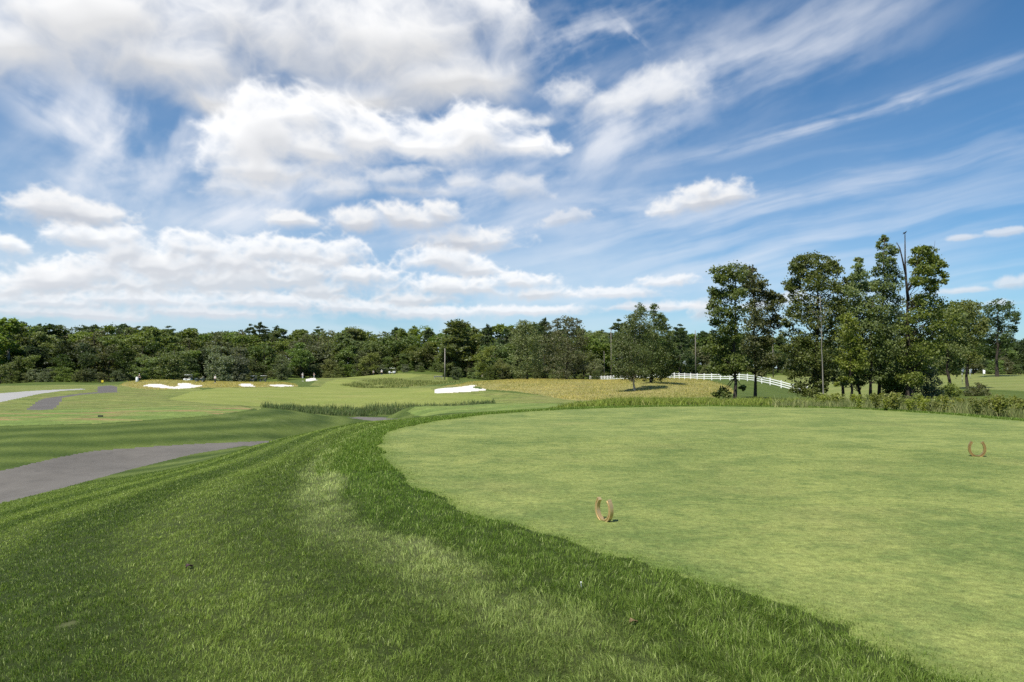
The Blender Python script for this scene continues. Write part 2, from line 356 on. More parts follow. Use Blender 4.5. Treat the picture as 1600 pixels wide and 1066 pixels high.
def sdist(X, Y, poly, far=30.):
    d = np.full(X.shape, far, np.float32); lo = poly.min(0)-far; hi_ = poly.max(0)+far
    m = (X > lo[0]) & (X < hi_[0]) & (Y > lo[1]) & (Y < hi_[1]); x, y = X[m], Y[m]; dd = np.full(x.shape, far*far)
    for a, b in zip(poly, np.roll(poly, -1, 0)):
        e = b-a; t = np.clip(((x-a[0])*e[0]+(y-a[1])*e[1])/(e@e), 0, 1)
        dd = np.minimum(dd, (x-a[0]-t*e[0])**2+(y-a[1]-t*e[1])**2)
    d[m] = np.sqrt(dd); return np.where(inside(X, Y, poly), -d, d)
TEES = smooth_poly(TEE)
# irregular cut edge
tt = np.linspace(0, 2*np.pi, len(TEES), endpoint=False); TEES = TEES+(np.stack([pnoise(np.cos(tt)*9, np.sin(tt)*9, 71), pnoise(np.cos(tt)*9, np.sin(tt)*9, 77)], -1)*.16)+np.stack([pnoise(np.cos(tt)*31, np.sin(tt)*31, 73), pnoise(np.cos(tt)*31, np.sin(tt)*31, 79)], -1)*.09
def tps(X, Y):
    sh = X.shape; u, v = uvpol(X.ravel(), Y.ravel()); z = np.empty(u.shape)
    for s in range(0, len(u), 20000):
        a, b = u[s:s+20000], v[s:s+20000]
        z[s:s+20000] = kern((a[:, None]-CU)**2+(b[:, None]-CV)**2) @ sol[:n_]+sol[n_]+sol[n_+1]*a+sol[n_+2]*b
    return z.reshape(sh)
# polar sheet
phi_f = np.radians(np.linspace(-47, 47, 620)); phi_c = np.radians(np.linspace(47, 313, 46))[1:-1]
PHI = np.concatenate([phi_f, phi_c])
RAD = np.concatenate([[.04, .3, .7, 1.1, 1.5, 1.9], np.geomspace(2.2, 330, 720), [350, 380, 430, 520, 700, 1100, 2000, 4200]])
GR, GP = np.meshgrid(RAD, PHI, indexing='ij'); GX = GR*np.sin(GP); GY = GR*np.cos(GP)
Dtee = sdist(GX, GY, TEES, 16.)
zt = tps(GX, GY); k_ = sstep(Dtee, -1.2, 3.0); GZ = zt*k_
kb = sstep(np.abs(np.arctan2(np.sin(GP), np.cos(GP))), R(60), R(110)); GZ = GZ*(1-kb)*1.0
GZ = GZ+np.where((Dtee > .3) & (GR < 330), .015*fbm(GX/1.7, GY/1.7, 3, seed=81)+.05*fbm(GX/9, GY/9, 3, seed=85)*np.clip(GR/30, 0, 1), 0)
GZ = GZ+np.where(GR < 60, np.exp(-((Dtee-.45)/.5)**2)*.03, 0)
print('near left height', GZ.min(), GZ.max())
def hz(X, Y):
    """ground height, read bilinearly off the sheet"""
    X = np.asarray(X, float); Y = np.asarray(Y, float)
    r = np.sqrt(X*X+Y*Y); p = np.arctan2(X, Y)
    i = np.clip(np.searchsorted(RAD, r)-1, 0, len(RAD)-2); fr = np.clip((r-RAD[i])/(RAD[i+1]-RAD[i]), 0, 1)
    nf = len(phi_f); g = np.clip((p-phi_f[0])/(phi_f[1]-phi_f[0]), 0, nf-1.001); j = g.astype(int); fp = g-j
    return (GZ[i, j]*(1-fr)+GZ[i+1, j]*fr)*(1-fp)+(GZ[i, j+1]*(1-fr)+GZ[i+1, j+1]*fr)*fp
def ground_at(x, y, Ymin=3., Ymax=330.):
    """first point of the ground seen through a frame point, beyond Ymin"""
    d = ray(x, y); d = d/d[1]; Ys = np.geomspace(Ymin, Ymax, 1400)
    g = hz(d[0]*Ys, Ys)-(EYE+d[2]*Ys); k = np.argmax(g > 0) if (g > 0).any() else len(Ys)-1
    return np.array([d[0]*Ys[k], Ys[k], hz(d[0]*Ys[k], Ys[k])])

# ------------------------------------------------------------------ zones of the ground
ZP = {  # name: [(outline in the frame, nearest, farthest)] traced on the ground it lies on
 'left_tee': [([(-90,671),(0,665.5),(150,662),(235,656),(330,649),(385,641.5),(397,637.5),(372,634.5),(300,634),(150,638.5),(0,643.5),(-90,648)], 40, 75)],
 'second_tee': [([(636,643),(648,636),(700,631.5),(760,630),(830,630),(868,631),(900,634.5),(880,639),(820,643),(740,650),(690,652),(650,650)], 40, 60)],
 'semi': [([(-90,604),(0,603),(100,601.5),(190,601),(205,605),(312,607),(320,612),(300,624),(345,631),(410,637),(404,641),(385,634),(300,634),(150,638),(0,643.5),(-90,648)], 56, 176), ([(640,604),(690,604),(760,611),(850,618),(935,629),(868,631),(760,630),(700,631),(640,632),(640,616)], 62, 165), ([(480,606),(500,590),(600,582),(700,586),(700,606),(600,608)], 150, 250)],
 'fairway': [([(262,624),(300,612),(340,606.5),(420,605.5),(500,604.5),(516,598.5),(560,606.5),(672,607),(682,614.5),(740,617),(775,624),(762,630),(690,636),(520,640),(410,636),(330,631)], 76, 190),
             ([(500,604),(512,596),(535,592),(560,594),(545,600),(556,606)], 140, 200), ([(540,591),(562,586),(600,584.8),(648,584.4),(660,587),(640,590.5),(580,592.5)], 195, 222)],
 'meadow': [([(690,604.5),(720,600),(745,596),(800,592),(920,592),(1000,591),(1060,590),(1104,594),(1140,604),(1150,614),(1115,622),(1000,623),(930,629),(880,624),(850,618),(800,611),(758,608.5),(748,604)], 76, 215),
            ([(186,602),(196,597),(230,594),(330,594),(440,596.5),(462,600),(466,604),(420,605),(370,605.5),(330,606),(312,606),(230,609),(205,605)], 130, 172)],
 'path': [([(-60,743),(0,736.5),(60,722),(100,713),(150,704.5),(250,697),(330,692.5),(420,689),(420,692),(380,697),(300,710),(200,734.5),(100,762),(0,787),(-60,800)], 19, 47),
          ([(380,694),(420,689),(500,677),(560,662),(600,654),(640,655),(640,661),(560,675),(470,695),(400,701)], 38, 64),
          ([(545,653),(560,651.5),(620,653),(642,655.5),(612,660),(580,657.5)], 50, 72),
          ([(-60,619),(0,614.7),(60,610.2),(128,607.4),(134,608.6),(95,611),(62,615.5),(0,628.5),(-60,640)], 70, 140),
          ([(40,640.5),(50,634),(60,626),(72,622),(92,619.5),(130,614.5),(156,612.5),(156,614.5),(130,616.5),(98,621.5),(95,627),(91,633),(83,639.5),(62,641)], 60, 135),
          ([(153,604),(172,602),(181,603.5),(185,613),(155,614.5),(150,610)], 100, 160)],
 'range': [([(1190,588.5),(1225,586),(1330,585),(1500,583.5),(1750,582),(1750,606),(1600,611),(1530,608),(1480,606),(1440,618),(1400,626),(1290,626),(1268,612),(1225,600)], 80, 262)],
}
BUNK = [([(222,603),(234,600),(248,600),(258,602),(265,604),(272,604.6),(280,603.2),(277,601.5),(280,599),(290,598.6),(297,599.5),(302,601.7),(318,602.3),(311,604.3),(300,606.2),(280,607.8),(255,606.8),(236,604.8)], 130, 165),
        ([(372,602),(378,599.6),(390,599.6),(396,601.6),(398,604.2),(380,604.6)], 130, 170), ([(419,601.4),(441,600.8),(456,602.2),(461,603.8),(440,604.5),(424,603.6)], 130, 170),
        ([(465,595.3),(477,595.6),(479,592.3),(487,590.8),(494,591.4),(495,594.2),(482,596)], 165, 230),
        ([(678,612),(681,607.8),(700,606),(720,604.6),(735,602),(746,601.6),(737,605.6),(750,608),(757,606.6),(758,610),(735,612),(700,614),(681,614.6)], 95, 130)]
def in_zone(X, Y, Z, polys):
    P = np.stack([X, Y, Z], -1); px, py = proj(P); m = np.zeros(X.shape, bool)
    front = (Y > 2) & (np.abs(X) < Y*1.1)
    for poly, y0, y1 in polys: m |= front & (Y > y0) & (Y < y1) & inside(px, py, poly)
    return m
FX = .25*(GX[:-1, :]+GX[1:, :]+np.roll(GX, -1, 1)[:-1]+np.roll(GX, -1, 1)[1:]); FY = .25*(GY[:-1, :]+GY[1:, :]+np.roll(GY, -1, 1)[:-1]+np.roll(GY, -1, 1)[1:]); FZ = .25*(GZ[:-1, :]+GZ[1:, :]+np.roll(GZ, -1, 1)[:-1]+np.roll(GZ, -1, 1)[1:])
ZID = np.zeros(FX.shape, np.int32); ZN = ['rough', 'semi', 'fairway', 'meadow', 'range', 'left_tee', 'second_tee', 'path', 'tee']
for k, nm in enumerate(ZN[1:-1], 1): ZID[in_zone(FX, FY, FZ, ZP[nm])] = k
for k, b in enumerate(BUNK): ZID[in_zone(FX, FY, FZ, [b])] = 20+k
ZID[inside(FX, FY, TEES)] = 8
FR = np.sqrt(FX*FX+FY*FY)
# edge of a zone as a plain polygon in metres (for stripes and planting)
def world_poly(nm, k=0):
    poly, y0, y1 = ZP[nm][k]; return np.array([ground_at(x, y, y0)[:2] for x, y in poly])
LT = world_poly('left_tee')
# masks carried by the ground and by the blades growing on it
def masks(X, Y):
    d = sdist(X, Y, TEES, 16.); dl = sdist(X, Y, LT, 24.)
    r = np.sqrt(X*X+Y*Y); n = fbm(X/2.2, Y/2.2, 4, seed=91); n2 = fbm(X/.55, Y/.55, 4, seed=95); n3 = fbm(X/7, Y/7, 4, seed=99)
    w = np.interp(Y, [3, 8, 16, 40], [1.15, 1.0, .62, .6])
    q = d/w+n*.28+n2*.10
    lush = sstep(q, -.25, .05)*(1-sstep(q, .85, 1.25))*np.interp(Y, [4.5, 9], [.25, 1.])
    pale = sstep(q, .95, 1.25)*(1-sstep(q, 1.45, 1.9))*1.15*np.interp(Y, [3, 5, 7], [.22, .5, 1.])
    s = d+n*.25; st = np.sin(2*np.pi*s/2.6+.9)*sstep(d, 2.0, 3.2)
    sl = np.sin(2*np.pi*(dl+n3*.4)/3.4)*sstep(dl, .4, 1.2)
    far = sstep(d, 8, 12)
    stripe = np.clip(st*1.5, -1, 1)*(1-far)+np.clip(sl, -1, 1)*far
    dry = pale*np.clip(.62+n*.9+n2*.5, 0, 1)+sstep(n3+n2*.5, .28, .62)*.25
    return d, dl, lush, pale, stripe, dry, n, n2, n3
md = masks(GX, GY)
FW_DIR = R(62)
FWS = np.sin((GX*math.cos(FW_DIR)+GY*math.sin(FW_DIR))*2*np.pi/9.0+fbm(GX/20, GY/20, 3, seed=101)*2)
S2 = np.clip(np.sin((GX*math.cos(R(28))-GY*math.sin(R(28)))*2*np.pi/4.2)*3, -1, 1)
SEMS = np.sin((GX*math.cos(R(75))+GY*math.sin(R(75)))*2*np.pi/7.+fbm(GX/12, GY/12, 3, seed=105)*3)
SL = np.clip(np.sin((GX*math.cos(R(80))+GY*math.sin(R(80)))*2*np.pi/5.)*2, -1, 1)
ST1 = np.sin((GX*math.cos(R(-20))+GY*math.sin(R(-20)))*2*np.pi/3.8+md[8]*1.2)

# ------------------------------------------------------------------ materials
def mat(name):
    m = bpy.data.materials.new(name); m.use_nodes = True; t = m.node_tree; t.nodes.clear(); return m, t
def attr(t, name):
    n = t.nodes.new('ShaderNodeAttribute'); n.attribute_name = name; return Sock(n.outputs['Fac'], t)
def geo_pos(t): return Sock(t.nodes.new('ShaderNodeNewGeometry').outputs['Position'], t)
def finish(t, shader):
    o = t.nodes.new('ShaderNodeOutputMaterial'); t.links.new(shader, o.inputs[0])
def principled(t, col, rough=.6, spec=.3, metal=0., bump=None, bd=.01):
    p = t.nodes.new('ShaderNodeBsdfPrincipled')
    if isinstance(col, Sock): t.links.new(col.v, p.inputs['Base Color'])
    else: p.inputs['Base Color'].default_value = (*col, 1)
    if isinstance(rough, Sock): t.links.new(rough.v, p.inputs['Roughness'])
    else: p.inputs['Roughness'].default_value = rough
    p.inputs['Specular IOR Level'].default_value = spec; p.inputs['Metallic'].default_value = metal
    if bump is not None:
        b = t.nodes.new('ShaderNodeBump'); b.inputs['Strength'].default_value = 1; b.inputs['Distance'].default_value = bd
        t.links.new(bump.v, b.inputs['Height']); t.links.new(b.outputs[0], p.inputs['Normal'])
    return p.outputs[0]
def simple(name, col, rough=.6, spec=.3, metal=0., var=.12, scale=8., bump=0.):
    m, t = mat(name); tc = Sock(t.nodes.new('ShaderNodeTexCoord').outputs['Object'], t)
    n = noise(t, tc, scale, 5, .6)
    c = mixc(t, n.lin(.3, .7), tuple(x*(1-var) for x in col), tuple(min(1, x*(1+var)) for x in col))
    finish(t, principled(t, c, n.lin(.3, .7, rough-.06, rough+.06), spec, metal, n if bump else None, bump)); return m
def turf_colour(t, dark, mid, light, dry, lush=None, sc=1.0, patch=.5, mott=0.):
    """grass colour: clumps and patches from noise by position, mowing and wear from the masks"""
    p = geo_pos(t)
    a = noise(t, p, .42*sc, 5, .6); b = noise(t, p, 2.6*sc, 5, .65)
    c = mixc(t, a.lin(.30, .70), dark, light)
    c = mixc(t, b.lin(.32, .68).m('MULTIPLY', .55), c, mid)
    if mott:
        e = noise(t, mapping(t, p, scale=(1.5, 1.0, 1)), 1, 7, .66, .4); f = noise(t, mapping(t, p, (5, 3, 0), scale=(.30, .24, 1)), 1, 4, .62, .3)
        g4 = noise(t, mapping(t, p, (9, 1, 0), scale=(4.2, 2.6, 1)), 1, 5, .6, .5); c = mixc(t, g4.lin(.44, .30).m('MULTIPLY', mott*.75), c, light); c = mixc(t, g4.lin(.54, .68).m('MULTIPLY', mott*.55), c, dark)
        c = mixc(t, e.lin(.50, .63).m('MULTIPLY', mott*.8), c, dark); c = mixc(t, f.lin(.52, .66).m('MULTIPLY', mott*.8), c, dark); c = mixc(t, f.lin(.46, .32).m('MULTIPLY', mott*.6), c, light)
    st = attr(t, 'stripe').m('MULTIPLY', .5).m('ADD', .5)
    c = mixc(t, st.m('MULTIPLY', patch), c, mixc(t, .8, c, light))
    c = mixc(t, st.m('MULTIPLY_ADD', -patch, patch), c, mixc(t, .8, c, dark))
    if lush: c = mixc(t, attr(t, 'lush').m('MULTIPLY', .75), c, lush)
    c = mixc(t, attr(t, 'dry').m('MULTIPLY', .75, clamp=True), c, dry)
    return c, p
def turf_ground(name, dark, mid, light, dry, lush=None, sc=1.0, fine=70., fv=.35, bd=.012, patch=.5, mott=0., thatch_shade=False):
    m, t = mat(name); c, p = turf_colour(t, dark, mid, light, dry, lush, sc, patch, mott)
    f = noise(t, p, fine, 3, .65); g = noise(t, p, fine*.16, 4, .6)
    k = f.lin(.3, .7, 1-fv, 1+fv)*g.lin(.3, .7, 1-fv*.7, 1+fv*.7)
    v = t.nodes.new('ShaderNodeVectorMath'); v.operation = 'SCALE'; t.links.new(c.v, v.inputs[0]); t.links.new(k.v, v.inputs['Scale'])
    o_ = Sock(v.outputs[0], t)
    if thatch_shade: o_ = mixc(t, attr(t, 'thatch_shade').m('MULTIPLY', .7), o_, (.016,.021,.006))  # thatch under the near blades, with the shade between them painted in
    finish(t, principled(t, o_, .85, .12, 0, f*.6+g*1.5, bd)); return m
def turf_blade(name, dark, mid, light, dry, lush=None, sc=1.0, trans=.35, patch=.5, rough=.6, spec=.14, mott=0., gain=1.):
    m, t = mat(name); c, p = turf_colour(t, dark, mid, light, dry, lush, sc, patch, mott)
    tint = attr(t, 'tint')
    c = mixc(t, tint.lin(0, .75).m('MULTIPLY', .5), c, light); c = mixc(t, tint.lin(.86, 1.).m('MULTIPLY', .8), c, dry)
    gg = t.nodes.new('ShaderNodeVectorMath'); gg.operation = 'SCALE'; t.links.new((tint*13.7).m('FRACT').lin(0, 1, gain*.58, gain*1.5).v, gg.inputs['Scale']); t.links.new(c.v, gg.inputs[0]); c = Sock(gg.outputs[0], t)
    pr = principled(t, c, rough, spec)
    tr = t.nodes.new('ShaderNodeBsdfTranslucent'); v = t.nodes.new('ShaderNodeVectorMath'); v.operation = 'MULTIPLY'; v.inputs[1].default_value = (1.15, 1.2, .55)
    t.links.new(c.v, v.inputs[0]); t.links.new(v.outputs[0], tr.inputs[0])
    mx = t.nodes.new('ShaderNodeMixShader'); mx.inputs[0].default_value = trans; t.links.new(pr, mx.inputs[1]); t.links.new(tr.outputs[0], mx.inputs[2])
    finish(t, mx.outputs[0]); return m
C_ROUGH = ((.026,.048,.006), (.050,.080,.011), (.100,.130,.028), (.25,.275,.115), (.034,.076,.004))
C_TEE = ((.078,.120,.032), (.168,.202,.054), (.248,.270,.082), (.26,.215,.09), (.095,.140,.024))
C_FAIR = ((.130,.165,.034), (.170,.195,.045), (.205,.222,.058), (.25,.20,.09))
M_ROUGH = turf_ground('rough_turf', *C_ROUGH, fine=60, fv=.42, thatch_shade=True, patch=.65)
M_TEE = turf_ground('tee_turf', *C_TEE, sc=1.3, fine=95, fv=.42, bd=.008, patch=.20, mott=.8)
M_FAIR = turf_ground('fairway_turf', *C_FAIR, sc=.25, fine=9, fv=.18, patch=.30)
M_LTEE = turf_ground('far_tee_turf', (.090,.140,.030), (.120,.165,.038), (.155,.190,.048), (.235,.15,.072), sc=.35, fine=5, fv=.3, patch=.45)
M_MEADOW = turf_ground('meadow_turf', (.155,.155,.045), (.215,.195,.066), (.275,.235,.09), (.31,.24,.11), sc=.3, fine=6, fv=.35)
M_SEMI = turf_ground('semi_turf', (.092,.122,.028), (.125,.150,.036), (.165,.180,.048), (.22,.175,.075), sc=.3, fine=3.5, fv=.38, patch=.4)
M_RANGE = turf_ground('range_turf', (.115,.145,.036), (.145,.170,.045), (.175,.190,.056), (.22,.18,.09), sc=.2, fine=8, fv=.2)
m, t = mat('asphalt'); p = geo_pos(t); a = noise(t, p, 90, 4, .7); b = noise(t, p, .55, 5, .6); c_ = noise(t, mapping(t, p, scale=(2.2, 14, 1)), 1, 5, .6)
c = mixc(t, b.lin(.3, .7), (.098,.088,.075), (.135,.122,.105)); c = mixc(t, noise(t, p, 1.7, 6, .7, .6).lin(.55, .72).m('MULTIPLY', .55), c, (.055,.050,.045)); c = mixc(t, c_.lin(.45, .75).m('MULTIPLY', .4), c, (.145,.132,.118)); c = mixc(t, a.lin(.4, .75).m('MULTIPLY', .5), c, (.07,.066,.062))
finish(t, principled(t, c, .85, .25, 0, a, .006)); M_PATH = m
m, t = mat('asphalt_dark'); p = geo_pos(t); a = noise(t, p, 60, 4, .7); b = noise(t, p, .4, 5, .6)
finish(t, principled(t, mixc(t, b.lin(.3, .7), (.082,.074,.066), (.112,.102,.092)), .85, .25, 0, a, .006)); M_PATHD = m
m, t = mat('concrete_path'); p = geo_pos(t); b = noise(t, p, .5, 5, .65)
finish(t, principled(t, mixc(t, b.lin(.3, .7), (.25,.245,.235), (.32,.31,.295)), .85, .25, 0, b, .02)); M_PATHL = m
m, t = mat('bunker_sand'); p = geo_pos(t); b = noise(t, p, 1.3, 5, .65); a = noise(t, p, 22, 3, .6)
finish(t, principled(t, mixc(t, b.lin(.3, .7), (.50,.47,.42), (.66,.63,.58)), .9, .1, 0, b*.7+a*.15, .25)); M_SAND = m

# ------------------------------------------------------------------ the sheet, one object per zone
nR, nP = GX.shape
IDX = np.arange(nR*nP).reshape(nR, nP); J1 = np.roll(IDX, -1, 1)
QF = np.stack([IDX[:-1], IDX[1:], J1[1:], J1[:-1]], -1)[:, :, ::-1]
RR_ = GR.ravel()
VV = np.stack([GX, GY, GZ], -1).reshape(-1, 3)
def sheet(name, sel, m, stripe, dry, lush, label=None, cat=None):
    f = QF[sel]; u, inv = np.unique(f, return_inverse=True)
    me = mesh_np(name, VV[u], [inv.reshape(-1, 4)], {'stripe': stripe.ravel()[u], 'dry': dry.ravel()[u], 'lush': lush.ravel()[u], 'thatch_shade': sstep(RR_[u], 26., 13.)}, True)
    return tag(link(name, me, m), label, cat, kind='structure')
d0, dl0, lush0, pale0, stripe0, dry0, nn1, nn2, nn3 = md
zero = np.zeros_like(GX)
for c_ in ((108, 975, .06), (370, 765, .11), (330, 805, .06), (60, 690, .0), (620, 640, .0)):     # small bare patches in the rough
    if c_[2]:
        g = ground_at(c_[0], c_[1]); dry0 = np.maximum(dry0, .95*sstep(np.sqrt((GX-g[0])**2+(GY-g[1])**2)+nn2*.05, c_[2]*1.4, c_[2]*.5))
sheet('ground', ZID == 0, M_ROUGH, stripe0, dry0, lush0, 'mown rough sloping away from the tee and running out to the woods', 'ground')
sheet('tee', ZID == 8, M_TEE, ST1*.7, np.clip(nn1*.5-.05, 0, .3), sstep(Dtee, -.5, -.02)*.5, 'close-cut pale green tee with the two horseshoe markers', 'tee')
sheet('far_tee', ZID == 5, M_LTEE, SL, np.clip(sstep(fbm(GX/7, GY/2.2, 4, seed=111), .0, .28)*1.0, 0, 1), zero, 'flat tee on the grass bank at left with reddish worn patches', 'tee')
sheet('striped_tee', ZID == 6, M_LTEE, S2, zero, zero, 'small tee with diagonal mowing stripes beyond the main tee', 'tee')
sheet('semi_rough', ZID == 1, M_SEMI, SEMS, np.clip(nn3*.7+.05, 0, .5), zero, 'lighter half-mown grass round the far paths and beside the fairway', 'grass')
sheet('fairway', ZID == 2, M_FAIR, FWS, np.clip(nn3*.4, 0, .3), zero, 'sunlit yellow-green fairway beyond the reeds', 'fairway')
sheet('meadow', ZID == 3, M_MEADOW, zero, np.clip(nn3, 0, .6), zero, 'mounds of dry golden grass', 'meadow')
sheet('range_field', ZID == 4, M_RANGE, np.sin(GY*2*np.pi/11+nn3), np.clip(nn3*.6, 0, .5), zero, 'practice field behind the tree clump', 'field')
sheet('cart_path', (ZID == 7) & (FR < 76), M_PATH, zero, zero, zero, 'grey asphalt cart path winding down past the tee bank', 'path')
sheet('cart_path', (ZID == 7) & (FR >= 76) & (FX < -.45*FY) & in_zone(FX, FY, FZ, [ZP['path'][3]]), M_PATHL, zero, zero, zero, 'pale concrete path at the far left edge', 'path')
sheet('cart_path', (ZID == 7) & (FR >= 76) & ~((FX < -.45*FY) & in_zone(FX, FY, FZ, [ZP['path'][3]])), M_PATHD, zero, zero, zero, 'dark asphalt path bending over the left rise', 'path')
for k, lb in enumerate(('long white sand bunker cut in the golden mound at left', 'small oval white bunker below the two golf carts', 'thin white bunker right of the small oval one', 'tiny far bunker beside the golden tuft under the wood', 'white bunker with ragged lip at the left end of the golden meadow')):
    if (ZID == 20+k).any(): sheet('sand_bunker', ZID == 20+k, M_SAND, zero, zero, zero, lb, 'bunker')
# ------------------------------------------------------------------ grass blades (uncountable: one object per kind of growth)
def blades(name, X, Y, H, Wd, lean, m, label, cat, kind='stuff', segs=2, tint=None, zoff=0., lush=None, dry=None, stripe=None, tipw=0., laz=None):
    N = len(X); az = RNG.uniform(0, 2*np.pi, N) if laz is None else laz; face = RNG.uniform(0, 2*np.pi, N)
    B = np.stack([X, Y, hz(X, Y)+zoff], -1); side = np.stack([np.cos(face), np.sin(face), np.zeros(N)], -1)*(Wd*.5)[:, None]
    ld = np.stack([np.cos(az), np.sin(az), np.zeros(N)], -1); up = np.array([0, 0, 1.])
    l1 = (lean*.35*H)[:, None]; l2 = (lean*H)[:, None]
    hm = (H*.55)[:, None]; ht = (H*np.sqrt(np.maximum(1-(lean*.75)**2, .08)))[:, None]
    if segs == 2:
        V = np.stack([B-side-up*.01, B+side-up*.01, B+ld*l1-side*.75+up*hm*.95, B+ld*l1+side*.75+up*hm*.95, B+ld*l2+up*ht], 1).reshape(-1, 3); k = 5
        o = np.arange(N)[:, None]*5; F = [np.concatenate([o, o+1, o+3, o+2], 1), np.concatenate([o+2, o+3, o+4], 1)]
    else:
        V = np.stack([B-side-up*.01, B+side-up*.01, B+ld*l2+up*ht], 1).reshape(-1, 3); k = 3
        o = np.arange(N)[:, None]*3; F = [np.concatenate([o, o+1, o+2], 1)]
    z = np.zeros(N); A = {'tint': RNG.random(N) if tint is None else tint, 'stripe': z if stripe is None else stripe, 'dry': z if dry is None else dry, 'lush': z if lush is None else lush}
    me = mesh_np(name, V, F, {q: np.repeat(v, k) for q, v in A.items()}, False)
    return tag(link(name, me, m), label, cat, kind=kind)
def zone_at(X, Y):
    r = np.sqrt(X*X+Y*Y); p = np.arctan2(X, Y)
    i = np.clip(np.searchsorted(RAD, r)-1, 0, len(RAD)-2); j = np.clip(((p-phi_f[0])/(phi_f[1]-phi_f[0])).astype(int), 0, len(phi_f)-2)
    return ZID[i, j]
def wedge(n, r0, r1, pw, half=43):
    """n points in front of the viewer, density falling as r^-pw"""
    u = RNG.random(n); e = 2-pw
    r = (r0**e+u*(r1**e-r0**e))**(1/e) if abs(e) > 1e-6 else r0*(r1/r0)**u
    a = R(half)*RNG.uniform(-1, 1, n); return r*np.sin(a), r*np.cos(a), r
M_BL = turf_blade('rough_blade', *C_ROUGH, trans=.45, gain=2.3, patch=1.0)
M_BT = turf_blade('tee_blade', *C_TEE, sc=1.3, trans=.3, patch=.20, mott=.8, gain=1.2)
def bare(X, Y):
    k = np.zeros(len(X), bool)
    for c_ in ((108, 975, .05), (370, 765, .09), (330, 805, .05)):
        g = ground_at(c_[0], c_[1]); k |= (X-g[0])**2+((Y-g[1]))**2 < (c_[2]*(1+.35*pnoise(X*9, Y*9, 3)))**2
    return k
# rough in front of the viewer
X, Y, r = wedge(860000, 2.7, 30, 1.6)
d = sdist(X, Y, TEES, 16.); keep = (zone_at(X, Y) == 0) & (d > -.06) & ~bare(X, Y) | ((d > -.45) & (d < .02) & (RNG.random(len(X)) < .55*np.exp(d/.13))); X, Y, r = X[keep], Y[keep], r[keep]
n5 = fbm(X/.16, Y/.16, 4, seed=141); keep = n5+RNG.random(len(X))*.9 > -.02; X, Y, r, n5 = X[keep], Y[keep], r[keep], n5[keep]
d, dl, lush, pale, stripe, dry, n1, n2, n3 = masks(X, Y)
H = (.018+.030*RNG.random(len(X))**1.5)*np.clip(1+1.0*n5, .4, 2)*(1+.35*n1+.45*n2)*(1+lush*.22)*np.interp(d, [-.35, -.05, .15], [.35, .55, 1.])*np.interp(r, [3, 5, 7, 12, 30], [1.35, 1.2, 1, 1.1, 1.4])*np.interp(d, [1.6, 3.0], [1., .66])
mow = np.where(np.sin(2*np.pi*(d+n1*.25)/2.6+.9) > 0, .6, 3.7)+fbm(X/.30, Y/.30, 3, seed=151)*7+RNG.normal(0, .9, len(X))
blades('rough_grass', X, Y, np.maximum(H, .01), .0034*np.interp(r, [3, 8, 16, 30], [.85, 1.4, 2.7, 5.])*RNG.uniform(.6, 1.5, len(X)), np.clip(RNG.normal(.68, .32, len(X)), 0, 1.15), M_BL, 'mown rough grass with separate blades around the tee', 'grass', lush=lush, dry=dry, stripe=stripe, laz=mow)
# close-cut tee
X, Y, r = wedge(560000, 2.9, 17, 1.5)
keep = zone_at(X, Y) == 8; X, Y, r = X[keep], Y[keep], r[keep]
n1 = fbm(X/2.2, Y/2.2, 4, seed=91); n2 = fbm(X/.35, Y/.35, 4, seed=131); n8 = fbm(X/7, Y/7, 4, seed=99)
st = np.sin((X*math.cos(R(-20))+Y*math.sin(R(-20)))*2*np.pi/3.8+n8*1.2)*.7
H = (.007+.008*RNG.random(len(X)))*np.maximum(.3, 1+.9*n2)
blades('tee_grass', X, Y, H, .0026*np.interp(r, [3, 8, 17], [.9, 1.6, 3.4]), np.clip(RNG.normal(.7, .3, len(X)), 0, 1.2), M_BT, 'short cropped grass of the tee', 'grass', segs=1, stripe=st, dry=np.clip(n1*.5-.05, 0, .3), lush=sstep(sdist(X, Y, TEES, 16.), -.5, -.02)*.5)
# longer collar on the far rim of the tee
P = TEES; q = RNG.random(90000)*len(P); i0 = q.astype(int); f = (q-i0)[:, None]; E = P[i0]*(1-f)+P[(i0+1) % len(P)]*f
tn = P[(i0+1) % len(P)]-P[i0]; nr = np.stack([tn[:, 1], -tn[:, 0]], -1); nr /= np.linalg.norm(nr, axis=1)[:, None]
sg = np.sign(sdist(*(E+nr*.2).T, TEES, 16.))[:, None]; E = E+nr*sg*(RNG.random((len(q), 1))**1.3*1.2-.03)
keep = (E[:, 1] > 11) & (np.abs(E[:, 0]) < E[:, 1]*.92+1); E = E[keep]; r = np.hypot(*E.T)
blades('collar_grass', E[:, 0], E[:, 1], RNG.uniform(.035, .085, len(E)), .004*np.interp(r, [10, 32], [2., 5.]), np.clip(RNG.normal(.4, .25, len(E)), 0, 1), M_BL, 'dark longer grass collar rimming the far side of the tee', 'grass', lush=np.full(len(E), .55), segs=2)

